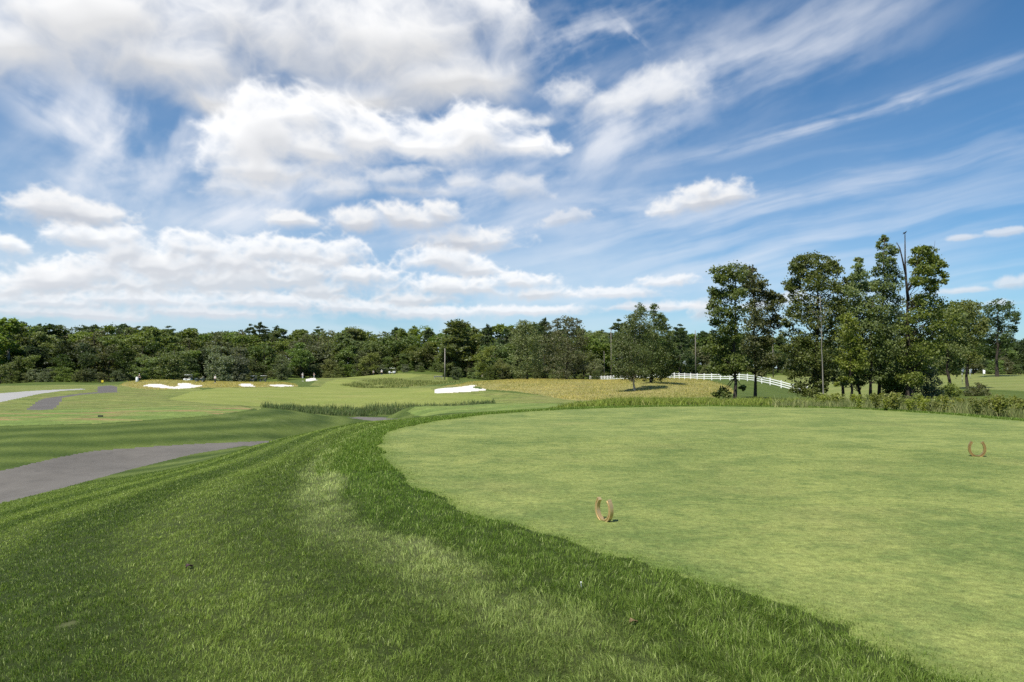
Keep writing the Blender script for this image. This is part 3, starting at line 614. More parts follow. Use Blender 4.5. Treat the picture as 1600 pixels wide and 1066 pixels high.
M_REED = turf_blade('reed_blade', (.040,.068,.022), (.062,.090,.030), (.100,.125,.050), (.15,.13,.07), trans=.35, gain=1.5)
M_GOLD = turf_blade('dry_grass_blade', (.205,.175,.050), (.275,.230,.068), (.35,.29,.095), (.40,.31,.13), sc=.3, trans=.45, gain=1.5)
M_WEED = turf_blade('weed_blade', (.070,.098,.018), (.110,.142,.026), (.165,.190,.038), (.23,.20,.09), sc=.6, trans=.45, gain=1.6)
M_PALE = turf_blade('pale_grass_blade', (.085,.110,.032), (.125,.145,.046), (.175,.180,.075), (.24,.21,.11), sc=.6, trans=.45, gain=1.5)
def strip(n, poly, y0, y1):
    """random ground points inside a traced outline"""
    W_ = np.array([ground_at(x, y, y0, y1)[:2] for x, y in poly]); lo, hi_ = W_.min(0), W_.max(0)
    q = RNG.uniform(lo, hi_, (n*6, 2)); q = q[inside(q[:, 0], q[:, 1], W_)][:n]; return q[:, 0], q[:, 1]
def thin(X, Y, s, lo, seed):
    k = fbm(X/s, Y/s, 4, seed=seed) > lo; return X[k], Y[k]
X, Y = strip(13000, [(404,636),(440,634),(560,637),(650,634),(700,631),(770,627),(775,631),(700,638),(640,646),(550,650.5),(490,647),(440,640)], 62, 84); X, Y = thin(X, Y, 3.0, -.16, 201)
blades('reeds', X, Y, RNG.uniform(.2, .72, len(X))**1.25*(1+1.1*fbm(X/2.5, Y/2.5, 3, seed=205)), RNG.uniform(.025, .07, len(X)), np.clip(RNG.normal(.32, .2, len(X)), 0, .8), M_REED, 'dark upright reeds in the dip before the fairway', 'reeds')
Xs, Ys = [], []
for z_, n in ((0, 90000), (1, 24000)):
    a, b = strip(n, *ZP['meadow'][z_]); Xs.append(a); Ys.append(b)
X, Y = np.concatenate(Xs), np.concatenate(Ys); r = np.hypot(X, Y); n1 = fbm(X/9, Y/9, 4, seed=211); k = n1 > -.42; k &= zone_at(X, Y) < 20; X, Y, r, n1 = X[k], Y[k], r[k], n1[k]
gr = np.clip(np.interp(Y, [72, 100, 125], [.75, .5, .2])+np.interp(X, [10, 30], [0, .35])+fbm(X/14, Y/14, 4, seed=213)*1.1, 0, 1)    # greener to the right and downhill
k = RNG.random(len(X)) > gr
def gold(nm, k, m, lb): blades(nm, X[k], Y[k], RNG.uniform(.09, .26, k.sum())*(1+.8*n1[k]), RNG.uniform(.035, .085, k.sum()), np.clip(RNG.normal(.65, .3, k.sum()), 0, 1.1), m, lb, 'grass', segs=1)
gold('golden_grass', k, M_GOLD, 'long dry golden grass over the mounds'); gold('meadow_grass', ~k, turf_blade('meadow_blade', (.13,.145,.036), (.175,.18,.048), (.22,.21,.066), (.28,.23,.10), sc=.3, trans=.45, gain=1.5), 'greenish long grass among the golden mound grass')
# weeds just below the tee rim
X, Y = strip(26000, [(890,633),(960,629),(1040,626),(1130,625),(1215,628),(1300,630),(1300,636),(1100,634),(950,636),(850,640)], 36, 66); X, Y = thin(X, Y, 3, -.25, 221)
blades('tall_weeds', X, Y, RNG.uniform(.15, .50, len(X))*np.clip(np.interp(800+FPX*X/Y, [845, 940], [.15, 1.]), 0, 1)*(1+.9*fbm(X/2, Y/2, 3, seed=225)), RNG.uniform(.03, .06, len(X)), np.clip(RNG.normal(.55, .25, len(X)), 0, .9), M_WEED, 'bright green weeds below the far rim of the tee', 'weeds')
X, Y = strip(42000, [(1200,632),(1300,628),(1450,627),(1560,628),(1750,628),(1750,662),(1600,655),(1450,644),(1300,637),(1210,637)], 24, 78); X, Y = thin(X, Y, 4, -.35, 231)
blades('tall_grass', X, Y, RNG.uniform(.15, .48, len(X))*(1+.8*fbm(X/3, Y/3, 3, seed=235)), RNG.uniform(.018, .045, len(X)), np.clip(RNG.normal(.35, .2, len(X)), 0, .9), M_PALE, 'pale seeding grass between the tee and the tree clump', 'grass')
X, Y = strip(9000, [(610,592),(700,597),(740,598),(690,604),(560,606),(530,603),(560,596)], 150, 215); X, Y = thin(X, Y, 7, -.1, 241)
blades('rank_grass', X, Y, RNG.uniform(.2, .7, len(X)), RNG.uniform(.08, .2, len(X)), np.clip(RNG.normal(.35, .2, len(X)), 0, .9), turf_blade('rank_blade', (.09,.11,.03), (.125,.145,.042), (.165,.18,.06), (.2,.17,.08), sc=.3, gain=1.5), 'rank green growth in the hollow before the far green', 'grass', segs=1)

# ------------------------------------------------------------------ foliage
def leaf_mat(name, dark, light, warm, rough=.5, trans=.40, var=.25):
    m, t = mat(name); p = Sock(t.nodes.new('ShaderNodeTexCoord').outputs['Object'], t)
    n = noise(t, p, .55, 4, .6); ti = attr(t, 'tint')
    c = mixc(t, (n.lin(.3, .7)*.55+ti*.45), dark, light); c = mixc(t, ti.lin(.80, 1.).m('MULTIPLY', .6), c, warm)
    oi = t.nodes.new('ShaderNodeObjectInfo'); rd = Sock(oi.outputs['Random'], t)
    hs = t.nodes.new('ShaderNodeHueSaturation'); t.links.new(c.v, hs.inputs['Color']); t.links.new(rd.lin(0, 1, .485, .515).v, hs.inputs['Hue'])
    t.links.new((rd*7.3).m('FRACT').lin(0, 1, 1-var, 1+var).v, hs.inputs['Value']); t.links.new((rd*3.7).m('FRACT').lin(0, 1, .85, 1.1).v, hs.inputs['Saturation'])
    c = Sock(hs.outputs[0], t); pr = principled(t, c, rough, .35)
    tr = t.nodes.new('ShaderNodeBsdfTranslucent'); v = t.nodes.new('ShaderNodeVectorMath'); v.operation = 'MULTIPLY'; v.inputs[1].default_value = (1.2, 1.25, .5)
    t.links.new(c.v, v.inputs[0]); t.links.new(v.outputs[0], tr.inputs[0])
    mx = t.nodes.new('ShaderNodeMixShader'); mx.inputs[0].default_value = trans; t.links.new(pr, mx.inputs[1]); t.links.new(tr.outputs[0], mx.inputs[2]); finish(t, mx.outputs[0]); return m
def bark(name, a, b):
    m, t = mat(name); p = Sock(t.nodes.new('ShaderNodeTexCoord').outputs['Object'], t)
    n = noise(t, mapping(t, p, scale=(6, 6, 1.2), kind='POINT'), 1.6, 6, .7); finish(t, principled(t, mixc(t, n.lin(.35, .65), a, b), .9, .1, 0, n, .05)); return m
L_OAK = leaf_mat('oak_leaf', (0.057,0.078,0.020), (0.155,0.178,0.046), (0.230,0.230,0.069))
L_OLIVE = leaf_mat('olive_leaf', (0.079,0.097,0.035), (0.185,0.198,0.072), (0.264,0.238,0.112))
L_LIME = leaf_mat('lime_leaf', (0.093,0.132,0.023), (0.204,0.241,0.045), (0.281,0.281,0.063))
L_DARK = leaf_mat('dark_leaf', (0.034,0.057,0.017), (0.078,0.107,0.029), (0.116,0.134,0.041))
L_MID = leaf_mat('mid_leaf', (0.081,0.120,0.030), (0.179,0.225,0.060), (0.256,0.265,0.083))
L_MIX = leaf_mat('birch_leaf', (0.066,0.092,0.024), (0.154,0.176,0.051), (0.231,0.220,0.088))
L_GREY = leaf_mat('willow_leaf', (0.098,0.122,0.063), (0.195,0.217,0.122), (0.256,0.262,0.152))
L_PINE = leaf_mat('pine_needle', (0.041,0.071,0.024), (0.095,0.134,0.044), (0.128,0.152,0.055))
B_DARK = bark('dark_bark', (.028,.023,.018), (.060,.050,.040)); B_GREY = bark('grey_bark', (.13,.12,.10), (.26,.24,.21)); B_PALE = bark('pale_bark', (.24,.20,.16), (.42,.37,.30))
def leaves_np(cent, rad, n_sub, n_leaf, size, rng, squash=.8, shell=.55, needle=False):
    """leaf quads gathered in sub-clusters through each clump"""
    C_, T_ = [], []
    for (x, y, z), r in zip(cent, rad):
        k = max(3, int(n_sub*(.7+.4*rng.random())))
        dv = rng.normal(size=(k, 3)); dv /= np.linalg.norm(dv, axis=1)[:, None]; rr = r*(shell+(1-shell)*rng.random(k))**.8
        sc_ = np.array([x, y, z])+dv*rr[:, None]*np.array([1, 1, squash])
        for s in sc_:
            m_ = max(4, int(n_leaf*(.5+rng.random()))); sp = r*(.17+.16*rng.random())
            q = rng.normal(size=(m_, 3))*np.array([sp, sp, sp*.62]); q = s+np.clip(q, -2*sp, 2*sp)
            C_.append(q); T_.append(np.clip(rng.random(m_)*.75+rng.random()*.30-.02, 0, 1))
    C_ = np.concatenate(C_); T_ = np.concatenate(T_); N = len(C_)
    nrm = rng.normal(size=(N, 3))+np.array([-.18, -.30, .85]); nrm /= np.linalg.norm(nrm, axis=1)[:, None]
    a = np.cross(nrm, rng.normal(size=(N, 3))); a /= np.linalg.norm(a, axis=1)[:, None]+1e-9; b = np.cross(nrm, a)
    L = (size*(.6+.8*rng.random(N)))[:, None]; wd = .16 if needle else .42
    V = np.stack([C_-a*L*.5, C_+b*L*wd+nrm*L*.06, C_+a*L*.55, C_-b*L*wd+nrm*L*.06], 1).reshape(-1, 3)
    F = np.arange(N*4).reshape(-1, 4); return V, F, np.repeat(T_, 4)
def wood(build, base, top, r0, cent, rad, rng, n_br=None, lean_pts=None, r_top=.03, twig=2):
    base, top = Vector(base), Vector(top); pts_ = [base]; n = 7
    mids = [Vector(p) for p in (lean_pts or [])]
    ctrl = [base, *mids, top]
    for i in range(1, n+1):
        f = i/n*(len(ctrl)-1); k = min(int(f), len(ctrl)-2); p = ctrl[k].lerp(ctrl[k+1], f-k)
        if i < n: p = p+Vector((rng.normal()*.06, rng.normal()*.06, 0))*min(2, (top-base).length*.12)
        pts_.append(p)
    rd = [r0*1.35]+[r0*(1-i/n)**.8+r_top*(i/n) for i in range(1, n+1)]
    build.tube([base-Vector((0, 0, .25)), *pts_], [r0*1.7, *rd], 9)
    order = list(range(len(cent))); rng.shuffle(order)
    for j in order[:n_br or len(order)]:
        c = Vector(cent[j]); h = max(base.z+(top.z-base.z)*.18, c.z-.55*math.hypot(c.x-base.x, c.y-base.y)-.4); f = min(.96, max(.05, (h-base.z)/max(.1, top.z-base.z)))
        q = f*n; k = min(int(q), n-1); s = pts_[k].lerp(pts_[k+1], q-k); rs = (rd[k]*(1-(q-k))+rd[k+1]*(q-k))*.40
        mid = s.lerp(c, .5)+Vector((0, 0, -.06*(c-s).length))+Vector(rng.normal(size=3))*.05*(c-s).length
        build.tube([s, s.lerp(mid, .5)+Vector(rng.normal(size=3))*.03, mid, mid.lerp(c, .6), c], [max(.02, rs), max(.018, rs*.75), max(.015, rs*.55), max(.012, rs*.35), .012], 5, False)
        for _ in range(twig):
            dv = Vector(rng.normal(size=3)).normalized()*rad[j]*.8; build.tube([mid.lerp(c, .6), c+dv*.5, c+dv], [max(.012, rs*.3), .012, .006], 4, False)
def tree(name, base, top, r0, cent, rad, leaf, barkm, label, cat='tree', group=None, seed=0, n_sub=15, n_leaf=16, size=.16, squash=.8, shell=.5, lean=None, needle=False, extra=None, parts=('trunk', 'crown'), n_br=None, twig=2):
    rng = np.random.default_rng(seed+1000); root = empty(name, base); b0 = np.array(base)
    cl = np.asarray(cent)-b0; bw = Build()
    wood(bw, (0, 0, 0), np.array(top)-b0, r0, cl, rad, rng, n_br, None if lean is None else [np.array(p)-b0 for p in lean], twig=twig)
    if extra: extra(bw, b0)
    bw.make(parts[0], barkm, root, True)
    V, F, T_ = leaves_np(cl, rad, n_sub, n_leaf, size, rng, squash, shell, needle)
    link(parts[1], mesh_np(parts[1], V, [F], {'tint': T_}), leaf, root)
    return tag(root, label, cat, group)
def px_tree(name, tx, ty, Y, top, clumps, leaf, barkm, label, r0=.16, seed=0, wide=None, dup=1, leanpx=None, **kw):
    """tree whose clumps were traced off the photograph at its true distance, filled out in depth round the trunk"""
    rng = np.random.default_rng(seed+5); g = at(np.array(tx), np.array(ty), np.array(float(Y))); g[2] = hz(g[0], g[1]); mpp = Y/FPX
    cent, rad = [], []; hw = wide or max(abs(c[0]-tx) for c in clumps)*mpp
    for c in clumps:
        x, y, r = c[:3]; lat = abs(x-tx)*mpp; dep = math.sqrt(max(0, hw*hw-lat*lat))*.8
        for k in range(1 if (lat > hw*.8 or r < 9) else 1+dup):
            dy = (rng.uniform(-1, 1)*dep) if k or dep > .5 else 0
            P = at(np.array(x+(rng.normal()*r*.3 if k else 0)), np.array(y+(rng.normal()*r*.3 if k else 0)), np.array(Y+dy)); cent.append(P); rad.append(r*mpp*(1.09 if k == 0 else 1.0))
    tp = at(np.array(top[0]), np.array(top[1]), np.array(float(Y))); ln = None if leanpx is None else [at(np.array(a), np.array(b), np.array(float(Y))) for a, b in leanpx]
    return tree(name, tuple(g), tp, r0, np.array(cent), rad, leaf, barkm, label, seed=seed, lean=ln, **kw)
HERO = []
px_tree('oak_tree', 1148, 629, 64, (1150, 420), [(1137,428,15),(1152,422,14),(1124,436,10),(1120,458,12),(1138,452,16),(1150,460,15),(1116,478,10),(1130,484,16),(1150,488,16),(1118,505,10),(1136,512,17),(1152,518,15),(1120,530,14),(1140,540,18),(1112,546,12),(1128,558,15),(1150,562,16),(1116,572,9),(1135,576,11),(1154,574,9),(1170,568,8),(1126,612,8),(1135,616,6),(1120,618,5),(1160,606,5)], L_OAK, B_DARK, 'tall slim oak with a low side sprig, front one of the pair', r0=.15, seed=1, n_leaf=31, size=.18)
px_tree('oak_tree', 1180, 618, 76, (1176, 416), [(1170,424,10),(1164,436,11),(1180,440,15),(1194,444,8),(1172,458,15),(1188,462,13),(1180,480,15),(1204,462,10),(1214,466,8),(1222,470,5),(1208,480,13),(1196,494,16),(1178,504,16),(1214,498,9),(1205,512,14),(1186,524,18),(1170,530,15),(1200,532,10),(1180,548,20),(1163,556,14),(1196,556,15),(1178,570,15),(1200,568,11),(1164,572,11),(1190,582,8)], L_OAK, B_DARK, 'tall slim oak standing behind and right of its twin, nearer the white fence', r0=.15, seed=2, n_leaf=31, size=.19)
px_tree('oak_tree', 1277, 626, 73, (1277, 412), [(1252,408,11),(1268,406,12),(1286,410,12),(1300,412,8),(1246,420,10),(1262,426,15),(1284,428,16),(1302,426,12),(1244,442,11),(1236,450,8),(1262,448,17),(1284,450,18),(1304,446,14),(1318,452,12),(1326,440,8),(1248,470,14),(1270,474,19),(1294,474,20),(1316,474,16),(1240,490,12),(1232,505,10),(1256,496,17),(1280,502,20),(1304,502,19),(1236,524,13),(1250,528,16),(1272,532,19),(1298,530,18),(1230,545,9),(1244,556,16),(1266,562,20),(1292,560,17),(1244,584,15),(1266,590,18),(1285,585,14),(1250,606,11),(1268,612,13),(1282,606,9)], L_OAK, B_DARK, 'broad dark oak at the left end of the tree clump, leafy down to the ground', r0=.22, seed=3, n_leaf=31, size=.19)
px_tree('ash_tree', 1287, 630, 67, (1281, 462), [(1274,468,13),(1284,478,12),(1270,484,12),(1280,494,12),(1290,488,8),(1276,506,9)], L_OLIVE, B_GREY, 'thin pale-stemmed tree before the broad dark oak', r0=.06, seed=4, n_leaf=12, n_sub=7, size=.16, dup=0, leanpx=[(1284, 560)])
px_tree('maple_tree', 1347, 627, 71, (1342, 402), [(1342,406,5),(1341,418,8),(1346,430,10),(1336,432,8),(1342,446,14),(1354,450,11),(1332,456,12),(1340,470,17),(1356,474,15),(1328,484,16),(1346,496,20),(1330,508,17),(1352,516,19),(1326,532,17),(1344,540,19),(1322,556,15),(1340,566,17),(1330,582,13),(1350,584,14),(1318,596,8),(1340,600,9)], L_MID, B_DARK, 'pointed tree in the middle of the clump with a leaning dark stem', r0=.14, seed=5, n_leaf=29, size=.17, leanpx=[(1341, 600), (1334, 560)])
px_tree('maple_tree', 1330, 630, 68.5, (1326, 500), [(1322,498,10),(1330,512,12),(1318,524,13),(1334,530,13),(1322,548,14),(1338,552,14),(1314,566,9),(1326,572,12),(1342,572,11),(1316,592,6),(1306,600,5),(1326,594,7)], L_LIME, B_DARK, 'shorter yellow-green tree, leftmost straight dark stem in the clump', r0=.12, seed=6, n_leaf=16, size=.17)
px_tree('maple_tree', 1360, 629, 70, (1364, 470), [(1362,478,15),(1374,492,15),(1356,500,15),(1368,512,16),(1380,520,14),(1356,530,16),(1372,540,17),(1390,548,12),(1360,560,16),(1380,568,15),(1352,580,10),(1370,588,11),(1386,590,9)], L_OAK, B_DARK, 'leafy tree on a thick dark stem beside the leaning one', r0=.15, seed=7, n_leaf=29, size=.17)
px_tree('maple_tree', 1373, 629, 72, (1383, 370), [(1381,374,6),(1377,384,7),(1388,390,9),(1378,402,9),(1396,394,7),(1390,408,9),(1376,420,9),(1392,424,11),(1402,434,9),(1382,440,13),(1370,448,11),(1398,450,13),(1388,464,14),(1374,474,15),(1402,474,13),(1390,490,17),(1374,506,15),(1406,504,14),(1392,522,17),(1380,544,17),(1402,540,15),(1392,564,16),(1378,584,13),(1402,580,13),(1390,600,9),(1404,606,7)], L_MID, B_DARK, 'tallest leafy spire of the clump, left of the bare snag', r0=.15, seed=8, n_leaf=29, size=.17)
def snag(bw, b0):
    def w(x, y, dy=0): return Vector(at(np.array(float(x)), np.array(float(y)), np.array(70.+dy))-b0)
    bw.tube([w(1419, 470), w(1416, 440), w(1414.3, 410), w(1414, 366)], [.16, .115, .075, .04], 7)
    bw.tube([w(1415.5, 432), w(1410, 405), w(1406, 388), w(1401, 379)], [.09, .07, .055, .03], 6); bw.tube([w(1415, 412), w(1419, 404), w(1420, 400)], [.03, .02, .01], 5)
    bw.tube([w(1418, 455), w(1430, 436), w(1440, 424), w(1452, 412)], [.12, .085, .06, .03], 6); bw.tube([w(1440, 424), w(1452, 405), w(1459, 396), w(1461, 376)], [.04, .03, .02, .008], 5)
    bw.tube([w(1452, 405), w(1456, 394), w(1452, 384)], [.015, .01, .005], 4); bw.tube([w(1420, 560), w(1442, 540), w(1462, 524), w(1484, 510)], [.17, .13, .09, .05], 6)
px_tree('snag_tree', 1421, 629, 70, (1417, 440), [(1432,394,8),(1444,392,9),(1456,392,7),(1430,408,10),(1446,408,13),(1460,406,10),(1438,424,12),(1456,424,11),(1470,414,7),(1474,430,6),(1434,440,9),(1456,440,10),(1476,440,5),(1456,452,8),(1428,470,12),(1444,472,16),(1462,476,16),(1478,480,13),(1432,490,16),(1452,496,18),(1474,500,17),(1490,494,11),(1418,510,14),(1440,518,18),(1464,522,18),(1486,518,14),(1424,540,16),(1446,548,17),(1470,546,13),(1420,566,15),(1440,574,15),(1408,588,12),(1428,592,12),(1412,606,8)], L_LIME, B_DARK, 'big tree on the thickest trunk with a bare grey snag rising out of it', r0=.34, seed=9, n_leaf=29, size=.18, extra=snag)
px_tree('maple_tree', 1482, 616, 88, (1480, 486), [(1468,492,11),(1482,484,12),(1496,490,12),(1458,506,13),(1474,508,15),(1492,508,15),(1508,506,10),(1462,524,14),(1480,528,16),(1498,526,14),(1456,544,13),(1472,548,15),(1490,548,15),(1508,542,10),(1462,566,12),(1480,568,13),(1496,566,10)], L_MID, B_DARK, 'spreading tree filling the gap right of the snag tree', r0=.2, seed=17, n_leaf=26, size=.21)
px_tree('maple_tree', 1512, 608, 104, (1510, 478), [(1500,482,10),(1510,478,11),(1522,480,11),(1494,496,13),(1510,498,15),(1526,498,13),(1500,514,15),(1518,518,15),(1532,514,9),(1490,530,14),(1508,534,16),(1524,536,13),(1496,552,14),(1514,556,13),(1480,546,10)], L_LIME, B_DARK, 'rounded lighter tree between the snag tree and the lone dark tree', r0=.2, seed=10, n_leaf=29, size=.24)
px_tree('oak_tree', 1558, 586, 152, (1560, 482), [(1540,484,8),(1552,478,9),(1566,476,9),(1578,482,8),(1532,494,8),(1546,496,12),(1562,494,13),(1578,496,10),(1588,492,5),(1586,502,6),(1536,510,11),(1552,512,13),(1570,512,12),(1584,514,6),(1540,524,11),(1558,528,12),(1574,526,9),(1548,538,10),(1566,540,9),(1578,538,5),(1532,520,7)], L_DARK, B_DARK, 'lone dark lollipop tree on the practice field', r0=.32, seed=11, n_leaf=27, size=.30, n_sub=10)
px_tree('birch_tree', 992, 611, 98, (994, 486), [(998,482,8),(1004,490,9),(990,496,10),(1000,504,12),(984,508,10),(1008,514,10),(992,520,14),(976,524,12),(1006,530,13),(984,538,16),(968,542,10),(1000,546,15),(974,556,15),(990,562,15),(962,566,9),(1008,562,11),(978,574,14),(996,578,12),(966,582,9),(984,588,9),(1004,590,8)], L_MIX, B_PALE, 'birch with a pale stem and olive crown on the golden mound', r0=.14, seed=12, n_leaf=27, size=.19, leanpx=[(988, 585), (987, 550)])
px_tree('birch_tree', 1017, 599, 113, (1024, 480), [(1022,480,6),(1020,490,8),(1028,496,9),(1036,498,6),(1022,506,11),(1038,510,9),(1014,516,12),(1030,522,14),(1044,524,7),(1012,534,15),(1030,540,17),(1046,542,10),(1008,552,15),(1026,558,18),(1044,560,13),(1054,556,6),(1012,572,15),(1030,576,16),(1046,578,11),(1020,588,11),(1036,588,9),(1056,570,6)], L_MIX, B_DARK, 'dark-stemmed bushy tree right behind the pale birch', r0=.2, seed=13, n_leaf=27, size=.22)
px_tree('maple_tree', 1402, 622, 80, (1400, 490), [(1398,494,12),(1412,500,12),(1386,508,13),(1404,514,15),(1420,520,13),(1384,530,15),(1402,536,16),(1424,540,14),(1382,554,15),(1404,558,17),(1426,562,14),(1386,578,13),(1408,582,15),(1424,586,11),(1396,598,11),(1416,602,10),(1384,600,8)], L_DARK, B_DARK, 'dark tree behind the thick trunk, filling the clump down to the ground', r0=.16, seed=18, n_leaf=26, size=.2)
px_tree('maple_tree', 1318, 620, 82, (1316, 470), [(1312,474,12),(1324,484,13),(1308,496,14),(1324,506,15),(1306,520,15),(1324,530,15),(1308,546,15),(1326,554,14),(1304,566,14),(1318,576,13),(1300,590,10),(1316,594,10)], L_DARK, B_DARK, 'dark tree filling the clump just right of the broad oak', r0=.16, seed=19, n_leaf=26, size=.2)
px_tree('shrub', 1394, 630, 73, (1394, 606), [(1386,608,8),(1398,606,9),(1408,612,8),(1380,616,8),(1394,618,10),(1408,622,8)], L_MID, B_DARK, 'small dark shrub left of the thick trunk', cat='shrub', r0=.04, seed=20, n_leaf=22, size=.13, parts=('stem', 'foliage'))
px_tree('shrub', 1447, 628, 71, (1448, 590), [(1440,580,10),(1452,582,10),(1434,594,11),(1450,598,13),(1462,596,8),(1432,610,10),(1446,612,13),(1460,612,10),(1440,622,8),(1456,622,7)], L_GREY, B_DARK, 'round grey-green shrub against the thick trunk', cat='shrub', r0=.05, seed=14, n_leaf=29, size=.14, parts=('stem', 'foliage'))
px_tree('bush', 1484, 622, 80, (1484, 604), [(1480,604,7),(1490,606,7),(1474,612,8),(1486,614,9),(1496,614,6),(1468,618,5)], L_LIME, B_DARK, 'low yellow-green bush, left of the two before the practice field', cat='bush', r0=.04, seed=15, n_leaf=29, size=.13, parts=('stem', 'foliage'))
px_tree('bush', 1527, 622, 80, (1530, 602), [(1530,602,5),(1522,608,8),(1534,610,8),(1514,614,8),(1528,616,9),(1540,617,6)], L_OAK, B_DARK, 'low darker bush, right of the two before the practice field', cat='bush', r0=.04, seed=16, n_leaf=29, size=.13, parts=('stem', 'foliage'))
# weeds one can tell apart along the right of the tee
rng = np.random.default_rng(77)
wb = Build(); wroot = empty('weed_plant', (0, 0, 0)); wc, wr = [], []
for s in range(5):
    dx, dy = rng.normal(size=2)*.10; wb.tube([(dx*.3, dy*.3, 0), (dx*.7, dy*.7, .4), (dx*1.5, dy*1.5, .8)], [.012, .010, .004], 4, False)
    for h in (.25, .42, .58, .72, .82): wc.append((dx*(h+.4)*1.2, dy*(h+.4)*1.2, h)); wr.append(.13)
wb.make('stem', M_WEED, wroot); V, F, T_ = leaves_np(wc, wr, 4, 4, .09, rng, .8, .5); link('foliage', mesh_np('foliage', V, [F], {'tint': T_}), leaf_mat('weed_leaf', (.15,.175,.032), (.27,.29,.06), (.33,.31,.09)), wroot)
tag(wroot, 'knee-high yellow-green weed in the band between the tee and the trees', 'weed', 'yellow-green weeds between the tee and the trees')
spots = []
for i in range(95):
    x = rng.uniform(1275, 1600); y = np.interp(x, [1275, 1600], [634, 652])-rng.random()**1.4*np.interp(x, [1275, 1450, 1600], [6, 12, 20])+1.5; g = ground_at(x, y, 24, 80); spots.append(g)
for i, g in enumerate(spots):
    o = wroot if i == 0 else copy_tree(wroot); o.location = (g[0], g[1], g[2]-.03); s = rng.uniform(.45, .9); o.scale = (s, s, s*rng.uniform(.9, 1.15)); o.rotation_euler.z = rng.uniform(0, 6.28)
# ------------------------------------------------------------------ the wood: a dozen kinds of tree, each tree of the wood its own copy
def kind_tree(i, shape, leaf, barkm, size, n_sub, n_leaf, needle=False):
    """a 10 m tree at the origin, crown shaped by its kind"""
    rng = np.random.default_rng(400+i); c, r = [], []
    if shape == 'broad':
        for _ in range(24):
            h = rng.uniform(.18, .95); w = math.sqrt(max(.02, 1-((h-.52)/.46)**2))*3.2; a = rng.uniform(0, 6.28); q = math.sqrt(rng.random())
            c.append((math.cos(a)*w*q, math.sin(a)*w*q, h*10)); r.append(rng.uniform(.9, 1.5))
    elif shape == 'tall':
        for _ in range(24):
            h = rng.uniform(.12, .96); w = (1-abs(h-.45)/.6)*2.1; a = rng.uniform(0, 6.28); q = math.sqrt(rng.random())
            c.append((math.cos(a)*w*q, math.sin(a)*w*q, h*10)); r.append(rng.uniform(.75, 1.2))
    elif shape == 'pine':
        for k in range(11):
            h = .22+.74*k/10; w = (1.02-h)*3.1+.25
            for j in range(5 if k < 10 else 1):
                a = j*1.2566+k*.8+rng.normal()*.25; q = rng.uniform(.55, 1.) if k < 10 else 0
                c.append((math.cos(a)*w*q, math.sin(a)*w*q, h*10+rng.normal()*.12)); r.append(.38+.5*(1-h))
    elif shape == 'round':
        for _ in range(20):
            a = rng.uniform(0, 6.28); b = math.asin(rng.uniform(-.75, 1)); w = 3.0*rng.uniform(.55, 1)
            c.append((math.cos(a)*math.cos(b)*w*1.15, math.sin(a)*math.cos(b)*w*1.15, 5.4+math.sin(b)*w*1.35)); r.append(rng.uniform(.95, 1.5))
    else:                       # bush, leafy to the ground
        for _ in range(22):
            a = rng.uniform(0, 6.28); h = rng.uniform(.08, .9); w = math.sqrt(max(.03, 1-h*h))*4.6; q = math.sqrt(rng.random())
            c.append((math.cos(a)*w*q, math.sin(a)*w*q, h*9)); r.append(rng.uniform(1.1, 1.7))
    return tree('wood_tree', (0, 0, 0), (0, 0, 9.3), .2, np.array(c), r, leaf, barkm, '', seed=i, n_sub=n_sub, n_leaf=n_leaf, size=size, squash=.5 if shape == 'pine' else .8, needle=needle, shell=.35 if shape == 'pine' else .55, n_br=12, twig=0,
                parts=('stem', 'foliage') if shape == 'bush' else ('trunk', 'crown'))
KINDS_ = {'broad_dark': ('broadleaf_tree', [kind_tree(1, 'broad', L_DARK, B_DARK, 0.32, 11, 27), kind_tree(2, 'round', L_DARK, B_DARK, 0.32, 13, 27)], 'dark broad-crowned tree'),
          'broad_mid': ('broadleaf_tree', [kind_tree(3, 'broad', L_MID, B_DARK, 0.32, 11, 27), kind_tree(4, 'round', L_MID, B_DARK, 0.32, 13, 27)], 'mid-green broad-crowned tree'),
          'lime': ('broadleaf_tree', [kind_tree(5, 'tall', L_LIME, B_DARK, 0.29, 11, 25), kind_tree(6, 'broad', L_LIME, B_DARK, 0.30, 11, 25)], 'lighter yellow-green tree'),
          'tall': ('broadleaf_tree', [kind_tree(7, 'tall', L_MID, B_GREY, 0.29, 11, 27), kind_tree(8, 'tall', L_OLIVE, B_GREY, 0.29, 11, 27)], 'narrow upright tree'),
          'pine': ('pine_tree', [kind_tree(9, 'pine', L_PINE, B_DARK, 0.34, 7, 22, True), kind_tree(10, 'pine', L_PINE, B_DARK, 0.34, 7, 22, True)], 'feathery dark pine'),
          'olive': ('broadleaf_tree', [kind_tree(11, 'round', L_OLIVE, B_DARK, 0.30, 13, 25)], 'dull olive tree'),
          'bush': ('bush', [kind_tree(12, 'bush', L_MID, B_DARK, 0.34, 12, 25), kind_tree(13, 'bush', L_OLIVE, B_DARK, 0.34, 12, 25)], 'green bush'),
          'willow': ('willow_bush', [kind_tree(14, 'bush', L_GREY, B_DARK, 0.32, 12, 28)], 'grey-green willow bush')}
USED = set(); rng = np.random.default_rng(2024); N_WOOD = 0
def skyline(x): return np.interp(x, [-200, 0, 60, 130, 200, 300, 400, 500, 600, 650, 700, 760, 850, 930, 1000, 1060, 1120, 1200, 1300, 1460, 1600, 1800], [500, 499, 504, 506, 508, 511, 512, 512, 512, 514, 509, 507, 507, 513, 516, 514, 520, 524, 528, 528, 527, 524])
def regions(x): return 'beyond the left path' if x < 200 else 'behind the bunkers and golf carts' if x < 520 else 'behind the far green' if x < 690 else 'behind the golden meadow' if x < 930 else 'behind the white fence' if x < 1240 else 'beyond the practice field'
